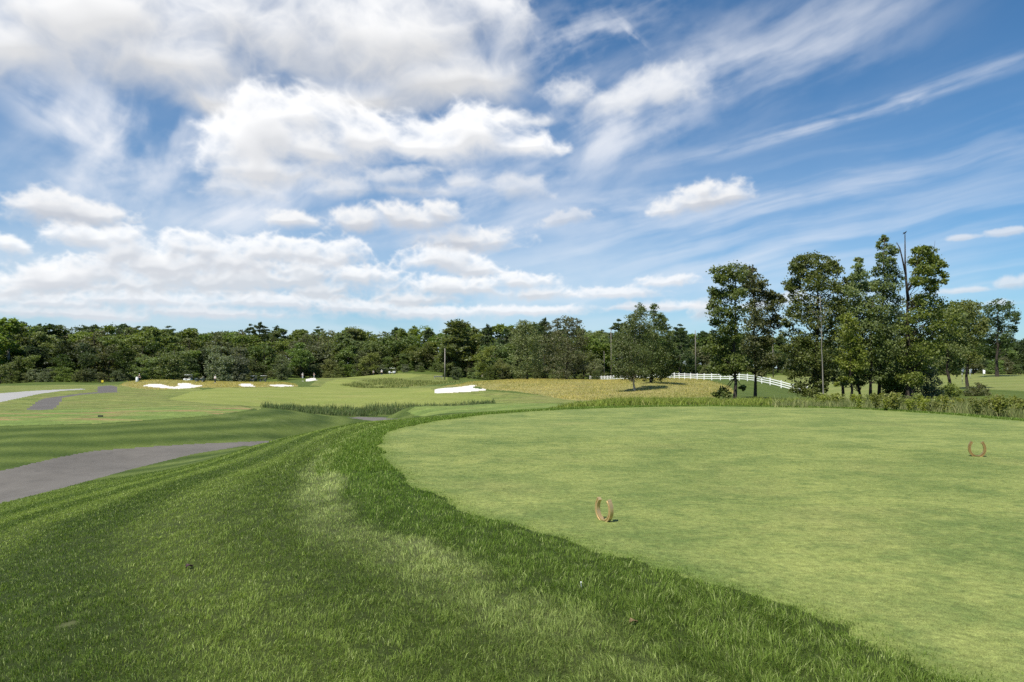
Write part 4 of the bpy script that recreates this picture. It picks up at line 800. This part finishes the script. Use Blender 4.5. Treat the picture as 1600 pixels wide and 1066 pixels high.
def plant(kind, x, Y, ytop=None, h=None, label=None, wide=1.0, group=True, base=None):
    global N_WOOD
    nm, protos, lb = KINDS_[kind]; j = int(rng.integers(len(protos))); src = protos[j]
    o = src if id(src) not in USED else copy_tree(src); USED.add(id(src)); N_WOOD += 1
    o.name = nm; d = ray(x, 578.); X = d[0]/d[1]*Y; z = float(hz(X, Y))
    if h is None: h = (at(np.array(float(x)), np.array(float(ytop)), np.array(float(Y)))[2]-z)
    h = max(h, 2.0); s = h/10.1
    o.location = (X, Y, z-.1); w = wide*s*(max(1., (9/h))**.35 if kind not in ('bush', 'willow') else 1)*rng.uniform(.92, 1.12); o.scale = (w, w, s); o.rotation_euler = (0, 0, rng.uniform(0, 6.28))
    tag(o, label or f'{lb} in the wood {regions(x)}', 'bush' if 'bush' in nm else 'tree'); 
    if group and not label: o['group'] = f'{lb}s in the wood {regions(x)}'
    return o
# edge of the wood: x range, distance at its ends, share of kinds
EDGE = [(-130, 200, 188, 198, 'broad_dark broad_dark broad_mid olive bush'), (200, 330, 200, 218, 'broad_mid broad_dark olive bush'), (330, 520, 226, 248, 'broad_mid tall olive bush bush'), (520, 690, 248, 252, 'broad_mid olive bush lime tall'),
        (690, 760, 232, 212, 'tall lime broad_mid bush'), (760, 935, 196, 212, 'broad_mid olive bush tall'), (935, 1240, 244, 250, 'broad_dark broad_mid lime bush'), (1240, 1460, 255, 215, 'broad_dark broad_mid bush'), (1460, 1760, 186, 192, 'broad_dark broad_dark broad_mid bush')]
HROW = [(0, .46), (10, .68), (22, .88), (36, .97), (52, 1.0), (70, 1.0)]
for x0, x1, Ya, Yb, kk in EDGE:
    kk = kk.split()
    for ri, (dy, fr) in enumerate(HROW):
        Ym = (Ya+Yb)/2+dy; n = max(1, int(round((x1-x0)/FPX*Ym/(7.6 if ri < 2 else 9.8))))
        for i in range(n):
            x = x0+(i+rng.uniform(.1, .9))/n*(x1-x0); Y = np.interp(x, [x0, x1], [Ya, Yb])+dy+rng.normal()*2.2
            base = 592.; top = base+(skyline(x)-base)*fr+rng.normal()*(4.5 if fr < .9 else 1.5)
            k = kk[int(rng.integers(len(kk)))]
            if ri >= 2 and k in ('bush',): k = 'broad_mid'
            if ri >= 3 and rng.random() < (.32 if x > 480 else .12): k = 'pine'; top -= 2
            plant(k, x, Y, ytop=top, wide=1.0 if ri == 0 else 1.22)
# low bushes along the foot of the wood
for x0, x1, Ya, Yb, kk in EDGE:
    n = int((x1-x0)/17)
    for i in range(n):
        x = x0+(i+rng.random())/n*(x1-x0); plant('willow' if rng.random() < .15 else 'bush', x, np.interp(x, [x0, x1], [Ya, Yb])-rng.uniform(3, 7), h=rng.uniform(2.2, 4.8), wide=1.15)
for i in range(26): plant('bush' if i % 3 else 'broad_mid', 545+i*6.2+rng.normal()*2, 262+rng.uniform(-4, 10), h=rng.uniform(4, 7.5), wide=1.2)
# trees of the wood one can pick out
for k, x, Y, top, lb, wd in [('pine', 405, 262, 501, 'tall pine standing above the skyline of the wood behind the golf carts', 1.0), ('pine', 390, 268, 504, 'second pine top just left of the tall one above the golf carts', .9),
    ('tall', 12, 200, 496, 'highest tree at the far left end of the wood', 1.5), ('broad_mid', 272, 196, 540, 'broad tree at the wood edge behind the long bunker', 1.25), ('willow', 345, 205, 532, 'pale grey-leaved tree in the wood left of the golf carts', .75), ('willow', 375, 208, 536, 'second pale grey-leaved tree, right beside the first', .7), ('willow', 440, 222, 557, 'pale rounded willow right of the two golf carts', .9),
    ('broad_mid', 470, 236, 533, 'rounded light tree behind the small far bunker', 1.1), ('lime', 578, 238, 551, 'small bright tree with a dark hollow under it behind the far green', 1.25), ('tall', 713, 226, 500, 'tall tree rising right of the thin bare pole', 1.6), ('lime', 700, 222, 540, 'bright yellow-green tree beside the thin bare pole', 1.1),
    ('willow', 711, 200, 570, 'silvery willow bush at the left end of the golden meadow', 1.0), ('pine', 762, 226, 504, 'pine showing above the trees behind the meadow', 1.0), ('lime', 757, 198, 541, 'light green tree with a pointed top behind the golden meadow', 1.1), ('pine', 791, 220, 511, 'short pine top between two broader trees behind the meadow', 1.0), ('pine', 851, 206, 494, 'tallest pine behind the golden meadow', 1.0), ('pine', 835, 210, 503, 'pine left of the tallest one behind the meadow', .8),
    ('pine', 967, 240, 496, 'pine rising left of the birch pair', 1.2), ('pine', 1063, 238, 504, 'lone bushy-topped pine right of the birch pair', 1.0), ('lime', 948, 232, 538, 'bright round tree behind the left end of the white fence', 1.2)]:
    plant(k, x, Y, ytop=top, label=lb, wide=wd)
px_tree('oak_tree', 824, 592, 168, (822, 510), [(818,508,9),(830,510,8),(812,520,12),(828,524,13),(838,530,10),(806,536,12),(822,540,15),(838,546,13),(808,556,14),(826,560,16),(842,564,12),(812,576,13),(830,580,14),(800,572,9),(846,580,9)], L_OLIVE, B_DARK, 'bushy dark-olive tree in front of the wood, left of the larger one', r0=.25, seed=31, n_leaf=20, size=.30)
px_tree('oak_tree', 886, 594, 162, (888, 506), [(872,504,8),(886,502,9),(898,504,8),(864,516,12),(882,518,14),(902,518,12),(856,532,11),(874,536,16),(896,538,16),(910,532,9),(862,552,15),(884,556,18),(904,556,14),(856,570,11),(874,574,16),(896,576,16),(912,574,9),(884,588,12)], L_OLIVE, B_DARK, 'large round olive tree standing out before the wood, left of the white fence', r0=.28, seed=32, n_leaf=22, size=.30)
print('wood', N_WOOD)

# ------------------------------------------------------------------ white rail fence
M_FENCE = simple('white_paint', (.80,.80,.78), .55, .3, 0, .04)
g = lambda x, y, Y: (at(np.array(float(x)), np.array(float(y)), np.array(float(Y)))[:2])
FL = np.array([g(1262, 618, 116), g(1205, 604, 122), g(1160, 596, 131), (40.2, 139), g(1062, 592, 150), g(1030, 591, 162), g(1000, 592, 178), g(960, 593, 196), g(921, 594, 216)])
FS = []
for i in range(len(FL)-1):
    p0, p1, p2, p3 = FL[max(i-1, 0)], FL[i], FL[i+1], FL[min(i+2, len(FL)-1)]
    for j in range(30): t_ = j/30; FS.append(.5*((2*p1)+(-p0+p2)*t_+(2*p0-5*p1+4*p2-p3)*t_*t_+(-p0+3*p1-3*p2+p3)*t_**3))
FS = np.array(FS); sl = np.concatenate([[0], np.cumsum(np.linalg.norm(np.diff(FS, axis=0), axis=1))])
fence = empty('rail_fence', (*FS[0], float(hz(*FS[0])))); O = Vector(fence.location)
npost = int(sl[-1]/2.45); ppos = [np.array([np.interp(s, sl, FS[:, 0]), np.interp(s, sl, FS[:, 1])]) for s in np.linspace(0, sl[-1], npost+1)]
pz = [float(hz(*p)) for p in ppos]
pm = Build(); pm.box((0, 0, .62), (.13, .13, 1.36)); pm.box((0, 0, 1.31), (.17, .17, .05)); pm.tube([(0, 0, 1.33), (0, 0, 1.39)], [.085, .01], 4)
post0 = pm.make('post', M_FENCE, fence)
for i, p in enumerate(ppos):
    o = post0 if i == 0 else post0.copy()
    if i: COL.objects.link(o); o.parent = fence
    d_ = ppos[min(i+1, npost)]-ppos[max(i-1, 0)]; o.location = (p[0]-O.x, p[1]-O.y, pz[i]-O.z); o.rotation_euler = (0, 0, math.atan2(d_[1], d_[0]))
for hgt in (.36, .74, 1.12):
    rb = Build()
    for i in range(npost):
        a = Vector((ppos[i][0]-O.x, ppos[i][1]-O.y, pz[i]-O.z+hgt)); b = Vector((ppos[i+1][0]-O.x, ppos[i+1][1]-O.y, pz[i+1]-O.z+hgt)); d_ = b-a; L_ = d_.length-.12
        rb.box((a+b)/2, (L_, .045, .15), (0, -math.asin(d_.z/d_.length), math.atan2(d_.y, d_.x)))
    rb.make('rail', M_FENCE, fence)
tag(fence, 'white three-rail fence running over the golden mound', 'fence')

# ------------------------------------------------------------------ horseshoe tee markers
m, t = mat('bronze_paint'); tc = Sock(t.nodes.new('ShaderNodeTexCoord').outputs['Object'], t); n = noise(t, tc, 40, 5, .6); n9 = noise(t, tc, 9, 4, .6)
finish(t, principled(t, mixc(t, n9.lin(.3, .7), (.48,.33,.15), (.62,.46,.23)), n.lin(.3, .7, .30, .46), .5, .55, n, .0006)); M_BRONZE = m
M_STEEL = simple('nail_hole', (.10,.07,.04), .6, .4, .6)
def horseshoe(x, y, yaw, label, hgt=.27, wid=.24, m_=None):
    p = ground_at(x, y, 4, 30); root = empty('horseshoe_marker', (p[0], p[1], p[2]-.002), yaw); bm_ = bmesh.new(); N = 56; rings = []; cl = []
    for i in range(N+1):
        u = -1+2*i/N; a = u*R(137)                              # from one heel round the toe to the other
        cx = math.sin(a)*wid/2*(1-.05*max(0, abs(u)-.8)/.2); cz = hgt*.50-math.cos(a)*hgt*.5*(1.0 if abs(a) < 1.57 else 1.18)
        cl.append((cx, cz))
    for i, (cx, cz) in enumerate(cl):
        (ax, az_), (bx, bz) = cl[max(i-1, 0)], cl[min(i+1, N)]; tx_, tz_ = bx-ax, bz-az_; l = math.hypot(tx_, tz_); nx, nz = tz_/l, -tx_/l
        u = abs(-1+2*i/N); w = (.0195 if hgt < .28 else .024)*(1-.15*u)*(1.25 if i in (0, 1, N-1, N) else 1); dpt = .023
        prof = [(-w, -dpt), (-w*.35, -dpt), (-w*.2, -dpt+.006), (w*.2, -dpt+.006), (w*.35, -dpt), (w, -dpt), (w, dpt), (w*.35, dpt), (w*.2, dpt-.006), (-w*.2, dpt-.006), (-w*.35, dpt), (-w, dpt)]
        rings.append([bm_.verts.new((cx+nx*q, s_, cz+nz*q)) for q, s_ in prof])
    for a, b in zip(rings, rings[1:]):
        for k in range(12): bm_.faces.new((a[k], a[(k+1) % 12], b[(k+1) % 12], b[k]))
    bm_.faces.new(rings[0][::-1]); bm_.faces.new(rings[-1]); bmesh.ops.recalc_face_normals(bm_, faces=bm_.faces)
    me = bpy.data.meshes.new('shoe'); bm_.to_mesh(me); bm_.free(); link('shoe', me, m_ or M_BRONZE, root)
    nb = Build()
    for i in (9, 14, 19, N-19, N-14, N-9):
        for s_ in (-1, 1): nb.box((cl[i][0], s_*.0135, cl[i][1]), (.006, .003, .006))
    nb.make('nail_hole', M_STEEL, root)
    sp = Build(); sp.tube([(0, 0, .03), (0, 0, -.10)], [.007, .003], 8); sp.make('spike', M_STEEL, root)
    return tag(root, label, 'tee marker', None)
horseshoe(944, 814, R(-58), 'bronze horseshoe tee marker standing nearest the cut edge of the tee', .25, .23)
horseshoe(1527, 713.5, R(-20), 'bronze horseshoe tee marker farther off on the open tee, seen nearly face on', .30, .25, simple('shaded_bronze', (.33,.215,.085), .36, .5, .5, .2, 20))  # darker copy of the marker bronze, its shaded face put into the colour

# ------------------------------------------------------------------ small things lying in the grass
M_WHITE = simple('white_lacquer', (.82,.82,.80), .4, .5)
p = ground_at(908, 920, 3, 30); tr_ = empty('golf_tee', (p[0], p[1], p[2]+.012), R(20)); tr_.rotation_euler = (R(8), R(-14), R(20)); tr_.scale = (.8, .8, .8); tb = Build(); tb.tube([(0, 0, -.02), (.002, 0, .0), (.006, 0, .035), (.008, 0, .044), (.0085, 0, .049)], [.0015, .0028, .0032, .006, .0075], 10); tb.make('peg', M_WHITE, tr_, True); tag(tr_, 'white golf tee stuck upright in the rough below the nearer horseshoe', 'golf tee')
M_LEAF = simple('dry_leaf', (.20,.14,.07), .8, .2, 0, .3, 30); M_LEAFP = simple('purple_leaf', (.11,.065,.07), .8, .2, 0, .3, 30)
def fallen_leaf(x, y, L, m_, lb, rz):
    p = ground_at(x, y, 2.5, 30); bm_ = bmesh.new(); N = 10; rows = []
    for i in range(N+1):
        u = i/N; w = math.sin(math.pi*u**.8)*.26*L*(1+.25*math.sin(u*22)); rows.append([bm_.verts.new(((u-.5)*L, s_*w, .012*math.sin(u*5)+abs(s_)*.014)) for s_ in (-1, -.5, 0, .5, 1)])
    for a, b in zip(rows, rows[1:]):
        for k in range(4): bm_.faces.new((a[k], a[k+1], b[k+1], b[k]))
    bmesh.ops.remove_doubles(bm_, verts=bm_.verts, dist=1e-5)
    me = bpy.data.meshes.new('fallen_leaf'); bm_.to_mesh(me); bm_.free(); o = link('fallen_leaf', me, m_); o.location = (p[0], p[1], p[2]+.018); o.rotation_euler = (R(7), R(-5), rz)
    md_ = o.modifiers.new('thickness', 'SOLIDIFY'); md_.thickness = .0012; tag(o, lb, 'leaf')
fallen_leaf(990, 978, .075, M_LEAF, 'dry brown leaf lying in the rough near the bottom edge', R(35)); fallen_leaf(296, 889, .08, M_LEAFP, 'dark purplish leaf on the left slope', R(70))
M_BLACK = simple('black_block', (.03,.03,.03), .6, .3)
p = ground_at(157, 652, 40, 75); o_ = empty('tee_marker_block', tuple(p), R(10)); o_.scale = (.6, .6, .6); Build().box((0, 0, .14), (.55, .16, .18), bev=.02).make('bar', M_BLACK, o_); Build().box((-.18, 0, .03), (.05, .08, .12)).make('leg', M_BLACK, o_); Build().box((.18, 0, .03), (.05, .08, .12)).make('leg', M_BLACK, o_); tag(o_, 'small dark marker block on the left tee', 'tee marker')

# ------------------------------------------------------------------ poles, flags, footbridge
M_POLE = simple('weathered_pole', (.17,.15,.13), .85, .1, 0, .25, 2); M_POLEL = simple('pale_pole', (.30,.27,.24), .8, .1, 0, .2, 2)
def pole(x, y, Y, ytop, lb, m_=M_POLE, r0=.14):
    X = ray(x, 578.); X = X[0]/X[1]*Y; z = float(hz(X, Y)); h = float(at(np.array(float(x)), np.array(float(ytop)), np.array(float(Y)))[2])-z; o = empty('utility_pole', (X, Y, z)); b = Build()
    b.tube([(0, 0, -.3), (.02, 0, h*.5), (0, 0, h)], [r0*1.15, r0*.9, r0*.65], 10); b.make('shaft', m_, o, True); c_ = Build(); c_.tube([(0, 0, h), (0, 0, h+.06), (0, 0, h+.12)], [r0*.75, r0*.75, .01], 10); c_.make('cap', m_, o)
    k_ = Build()
    for q in (.93, .86): k_.box((0, -r0*.8, h*q), (.07, .08, .25))
    k_.make('bracket', m_, o); tag(o, lb, 'pole')
pole(955, 590, 204, 514, 'tall bare pole left of the birch pair behind the fence'); pole(944, 590, 218, 549, 'shorter thin pole just left of the tall one by the birches', r0=.10); pole(1087, 590, 205, 517, 'tall bare pole right of the birch pair behind the fence'); pole(1208, 590, 200, 520, 'tall pole partly hidden by the second slim oak'); pole(695, 591, 196, 545, 'pale bare pole at the wood edge above the footbridge', M_POLEL, .16)
M_FLAGP = simple('flag_stick', (.70,.70,.62), .5, .4); M_BAND = simple('black_band', (.03,.03,.03), .5, .4); M_YEL = simple('yellow_paint', (.72,.55,.04), .5, .4); M_FLAGW = simple('white_flag', (.82,.82,.82), .7, .2); M_FLAGD = simple('dark_flag', (.10,.13,.18), .7, .2)
def flag(x, y, Y, ytop, m_, lb, banded=False, fl=.45):
    X = ray(x, 578.); X = X[0]/X[1]*Y; z = float(hz(X, Y)); h = float(at(np.array(float(x)), np.array(float(ytop)), np.array(float(Y)))[2])-z; o = empty('range_flag', (X, Y, z)); b = Build(); b.tube([(0, 0, -.1), (0, 0, h)], [.045, .03], 8); b.make('stick', M_FLAGP, o, True)
    if banded:
        for q in (.16, .44, .70): bb = Build(); bb.tube([(0, 0, h*q), (0, 0, h*(q+.13))], [.062, .06], 8); bb.make('band', M_BAND, o)
    bm_ = bmesh.new(); rows = [[bm_.verts.new((u*fl*.8, .07*math.sin(u*5+v), h-.05-v*fl*1.5-u*.12)) for v in (0, .5, 1)] for u in np.linspace(0, 1, 8)]
    for a, c_ in zip(rows, rows[1:]):
        for k in range(2): bm_.faces.new((a[k], a[k+1], c_[k+1], c_[k]))
    me = bpy.data.meshes.new('flag_cloth'); bm_.to_mesh(me); bm_.free(); f_ = link('flag_cloth', me, m_, o); q = f_.modifiers.new('thickness', 'SOLIDIFY'); q.thickness = .012; tag(o, lb, 'flag')
flag(1503, 597, 128, 575.5, M_FLAGD, 'banded flagstick, tallest of the three on the practice field', True, .4); flag(1515.5, 588, 150, 577, M_FLAGD, 'flagstick with a small dark flag on the practice field', False, .42); flag(1536, 587, 152, 577.5, M_FLAGW, 'flagstick with a bright white flag beside the lone tree', False, .55)
p = ground_at(160, 601.5, 100, 190); o_ = empty('yellow_sign', (p[0], p[1], p[2]), R(15)); Build().tube([(0, 0, -.1), (0, 0, .7)], .03, 8).make('post', M_BLACK, o_); Build().box((0, -.04, .75), (.42, .03, .5), bev=.01).make('board', M_YEL, o_); tag(o_, 'small yellow sign beside the dark path at the foot of the wood', 'sign')
M_WOODG = simple('grey_deck_wood', (.34,.32,.29), .85, .1, 0, .2, 3)
X = ray(685, 578.); Yb = 200.; X = X[0]/X[1]*Yb; zt_ = float(at(np.array(685.), np.array(587.6), np.array(Yb))[2]); o_ = empty('footbridge', (X, Yb, zt_-.5), R(6)); Build().box((0, 0, .46), (2.6, 1.5, .1), bev=.02).make('deck', M_WOODG, o_)
for s_ in (-.6, .6): Build().box((0, s_, .30), (2.5, .12, .2)).make('beam', M_WOODG, o_)
for s_ in (-1.1, 1.1): Build().box((s_, 0, .0), (.18, 1.2, .42)).make('pier', M_WOODG, o_)
tag(o_, 'low grey timber footbridge at the wood edge right of the far green', 'footbridge')

# ------------------------------------------------------------------ golf carts
M_CROOF = simple('cart_roof', (.82,.82,.80), .45, .5); M_CBODY = simple('cart_body', (.035,.055,.045), .35, .5); M_CLIGHT = simple('cart_pale_body', (.72,.72,.70), .4, .5); M_TYRE = simple('tyre', (.025,.025,.025), .8, .2); M_RIM = simple('wheel_rim', (.5,.5,.5), .4, .5, .6); M_SEAT = simple('seat_vinyl', (.40,.36,.28), .6, .3); M_FRAME = simple('cart_frame', (.06,.06,.06), .4, .4, .3)
m, t = mat('windscreen'); gl = t.nodes.new('ShaderNodeBsdfGlass'); gl.inputs[1].default_value = .02; gl.inputs[2].default_value = 1.1; finish(t, gl.outputs[0]); M_GLASS = m
def cart(loc, yaw, lb, body=None, roof=True, bag=True):
    o = empty('golf_cart', loc, yaw); body = body or M_CBODY; b = Build()
    b.box((0, 0, .42), (2.2, 1.12, .16), bev=.05); b.box((.86, 0, .62), (.62, 1.1, .42), (0, R(-14), 0), .09); b.box((-.62, 0, .62), (.95, 1.1, .34), bev=.08); b.box((-1.0, 0, .72), (.34, 1.0, .3), bev=.06); b.make('body', body, o)
    s_ = Build(); s_.box((-.35, 0, .84), (.55, 1.0, .14), bev=.05); s_.box((-.66, 0, 1.08), (.14, 1.0, .42), (0, R(-10), 0), .05); s_.make('seat', M_SEAT, o)
    if roof:
        Build().box((-.12, 0, 1.86), (1.9, 1.18, .09), bev=.04).make('roof', M_CROOF, o); f = Build()
        for sy in (-.5, .5): f.tube([(.78, sy, .8), (.52, sy, 1.82)], .025, 6); f.tube([(-.82, sy, .75), (-.86, sy, 1.82)], .025, 6)
        f.make('roof_post', M_FRAME, o); Build().box((.66, 0, 1.32), (.02, .98, .86), (0, R(-14), 0)).make('windscreen', M_GLASS, o)
    w_ = Build(); w_.tube([(.55, .25, .7), (.38, .25, 1.02)], .02, 6); w_.tube([(.38+.17*math.sin(a)*.5, .25+.17*math.cos(a), 1.02+.17*math.sin(a)*.8) for a in np.linspace(0, 6.28, 17)], .014, 6, False); w_.make('steering_wheel', M_FRAME, o)
    for sx in (.72, -.72):
        for sy in (-.52, .52):
            w = Build(); w.tube([(sx, sy-.10, .23), (sx, sy-.08, .23), (sx, sy+.08, .23), (sx, sy+.10, .23)], [.19, .23, .23, .19], 18); wo = w.make('wheel', M_TYRE, o, True); Build().tube([(sx, sy-.104, .23), (sx, sy+.104, .23)], .11, 12).make('rim', M_RIM, wo)
    if bag:
        for sy in (-.25, .25): bg_ = Build(); bg_.tube([(-1.12, sy, .7), (-1.2, sy, 1.2), (-1.22, sy, 1.34)], [.12, .14, .12], 10); bo = bg_.make('golf_bag', M_FRAME, o, True)
    return tag(o, lb, 'golf cart')
def gp(x, y, Y): X = ray(x, 578.); X = X[0]/X[1]*Y; return X, Y
def cart_at(x, ytop, Y, yaw, lb, hh=1.9, **k):
    X, Y = gp(x, 0, Y); z = float(at(np.array(float(x)), np.array(float(ytop)), np.array(float(Y)))[2])-hh; return cart((X, Y, max(z, float(hz(X, Y)))), yaw, lb, **k)
cart_at(396, 589.8, 208, R(150), 'white-roofed golf cart, left of the two side by side above the oval bunker'); cart_at(411, 590, 211, R(200), 'white-roofed golf cart, right of the two side by side above the oval bunker')
cart_at(294, 590, 186, R(165), 'pale golf cart half hidden behind the golden mound', body=M_CLIGHT); cart_at(613, 583.5, 224, R(175), 'white golf cart parked beyond the far green', body=M_CLIGHT)
X, Y = gp(313, 0, 158); cart((X, Y, float(hz(X, Y))-.02), R(185), 'low dark roofless utility cart at the right end of the golden mound', roof=False, bag=False)
M_COOL = simple('cooler_white', (.78,.79,.78), .4, .5); X, Y = gp(214.6, 0, 150); o_ = empty('water_cooler', (X, Y, float(hz(X, Y)))); b = Build(); b.tube([(0, 0, 0), (0, 0, .05), (0, 0, .95), (0, 0, 1.0)], [.27, .29, .27, .24], 16); b.make('barrel', M_COOL, o_, True); b = Build(); b.tube([(0, 0, 1.0), (0, 0, 1.07)], [.26, .22], 16); b.make('lid', M_COOL, o_); b = Build(); b.tube([(0, -.27, .25), (0, -.36, .25), (0, -.36, .20)], .025, 6); b.make('tap', M_FRAME, o_); tag(o_, 'white barrel-shaped cooler beside the person on the golden mound', 'cooler')

# ------------------------------------------------------------------ people (far off) and the bird
def skin_obj(name, nodes, edges, m_, parent):
    """one continuous surface grown round a chain of joints"""
    me = bpy.data.meshes.new(name); me.from_pydata([n_[:3] for n_ in nodes], edges, []); o = link(name, me, m_, parent); o.modifiers.new('skin', 'SKIN')
    for i, n_ in enumerate(nodes): me.skin_vertices[0].data[i].radius = (n_[3], n_[4] if len(n_) > 4 else n_[3])
    me.skin_vertices[0].data[0].use_root = True; s_ = o.modifiers.new('smooth', 'SUBSURF'); s_.levels = 2; s_.render_levels = 2; return o
M_SKIN = simple('skin', (.52,.34,.25), .6, .3); M_NAVY = simple('navy_cloth', (.018,.035,.05), .85, .1); M_WCL = simple('white_cloth', (.76,.77,.78), .85, .1); M_HAIR = simple('dark_hair', (.03,.022,.016), .7, .3); M_KHAKI = simple('grey_cloth', (.30,.31,.32), .85, .1)
def person(x, Y, yaw, shirt, trousers, cap, lb, zoff=0.):
    X, Y = gp(x, 0, Y); o = empty('person', (X, Y, float(hz(X, Y))+zoff), yaw); nd = [(0, 0, .94, .14, .10), (0, 0, 1.12, .13, .10), (0, 0, 1.34, .16, .11), (0, 0, 1.46, .055), (0, -.01, 1.54, .06), (0, -.015, 1.63, .078, .095), (0, -.01, 1.70, .07)]; ed = [(0, 1), (1, 2), (2, 3), (3, 4), (4, 5), (5, 6)]
    for s_ in (-1, 1):
        k = len(nd); nd += [(s_*.10, 0, .86, .085), (s_*.11, -.01, .48, .058), (s_*.12, .02, .09, .042), (s_*.125, -.12, .035, .036)]; ed += [(0, k), (k, k+1), (k+1, k+2), (k+2, k+3)]
        k = len(nd); nd += [(s_*.20, 0, 1.38, .055), (s_*.25, .02, 1.12, .042), (s_*.24, -.12, .93, .032), (s_*.235, -.17, .87, .026)]; ed += [(2, k), (k, k+1), (k+1, k+2), (k+2, k+3)]
    body = skin_obj('body', nd, ed, M_SKIN, o)
    sh = [(0, 0, .96, .165, .125), (0, 0, 1.14, .15, .12), (0, 0, 1.35, .185, .13), (0, 0, 1.45, .075)]; se = [(0, 1), (1, 2), (2, 3)]
    for s_ in (-1, 1): k = len(sh); sh += [(s_*.20, 0, 1.385, .075), (s_*.245, .015, 1.17, .062)]; se += [(2, k), (k, k+1)]
    skin_obj('shirt', sh, se, shirt, o); tr2 = [(0, 0, .95, .155, .12)]; te = []
    for s_ in (-1, 1): k = len(tr2); tr2 += [(s_*.10, 0, .84, .10), (s_*.11, -.01, .48, .078), (s_*.12, .02, .10, .07)]; te += [(0, k), (k, k+1), (k+1, k+2)]
    skin_obj('trousers', tr2, te, trousers, o)
    for s_ in (-1, 1):
        b = Build(); b.box((s_*.122, -.05, .04), (.10, .28, .085), bev=.03); b.make('shoe', M_WCL, o)
        b = Build()
        for f in range(4): b.tube([(s_*(.235-.015+f*.011), -.17, .87), (s_*(.235-.015+f*.011), -.185, .83), (s_*(.233-.015+f*.011), -.18, .80-.004*abs(f-1.5))], [.009, .008, .006], 5)
        b.tube([(s_*.22, -.175, .875), (s_*.205, -.20, .84)], [.010, .007], 5); b.make('fingers', M_SKIN, o)
    b = Build(); b.ball((0, -.01, 1.715), .095, (1, 1.15, .62)); b.box((0, -.13, 1.70), (.14, .13, .015), bev=.005); b.make('cap', cap, o, True)
    b = Build(); b.ball((0, .035, 1.655), .088, (1, .85, .8)); b.make('hair', M_HAIR, o, True)
    b = Build(); b.tube([(0, -.105, 1.645), (0, -.125, 1.612), (0, -.105, 1.605)], [.008, .014, .008], 6)
    for s_ in (-1, 1): b.ball((s_*.032, -.098, 1.648), .010, sub=1); b.ball((s_*.082, 0, 1.63), .018, (.5, .9, 1.4), 1)
    b.box((0, -.098, 1.578), (.04, .01, .008)); b.make('face', M_SKIN, o); return tag(o, lb, 'person')
person(218, 150.5, R(20), M_NAVY, M_NAVY, M_WCL, 'person in dark clothes and a white cap standing by the cooler on the golden mound'); person(336.5, 152, R(-30), M_WCL, M_NAVY, M_WCL, 'person in white shirt and dark trousers beyond the long bunker', .15)
person(473, 212, R(10), M_WCL, M_WCL, M_WCL, 'person all in white standing above the tiny far bunker', .2); person(491, 216, R(-20), M_NAVY, M_KHAKI, M_NAVY, 'person in dark top right of the one in white above the far bunker', .2)
person(596.5, 206, R(0), M_WCL, M_NAVY, M_WCL, 'person in white shirt and cap on the far green'); person(583.5, 226, R(0), M_KHAKI, M_NAVY, M_KHAKI, 'person in grey beside the dark hollow beyond the far green')
M_BIRD = simple('black_feather', (.012,.012,.014), .5, .4)
tp = at(np.array(1414.), np.array(366.), np.array(70.)); bo = empty('bird', (tp[0], tp[1], tp[2]), R(0))
nd = [(0, 0, .14, .055), (.07, 0, .20, .06), (.12, 0, .27, .036), (.155, 0, .30, .034), (.19, 0, .295, .016), (.235, 0, .285, .006), (-.08, 0, .07, .04), (-.17, 0, .005, .022), (-.24, 0, -.045, .018)]
skin_obj('body', nd, [(0, 1), (1, 2), (2, 3), (3, 4), (4, 5), (0, 6), (6, 7), (7, 8)], M_BIRD, bo)
for s_ in (-1, 1): b = Build(); b.ball((-.04, s_*.055, .13), .13, (1.15, .18, .42)); w_ = b.make('wing', M_BIRD, bo, True); b = Build(); b.tube([(.0, s_*.02, .11), (.012, s_*.02, .0), (.03, s_*.025, -.01)], [.012, .007, .005], 5); b.make('leg', M_BIRD, bo)
tag(bo, 'black bird perched on the very tip of the bare snag', 'bird')
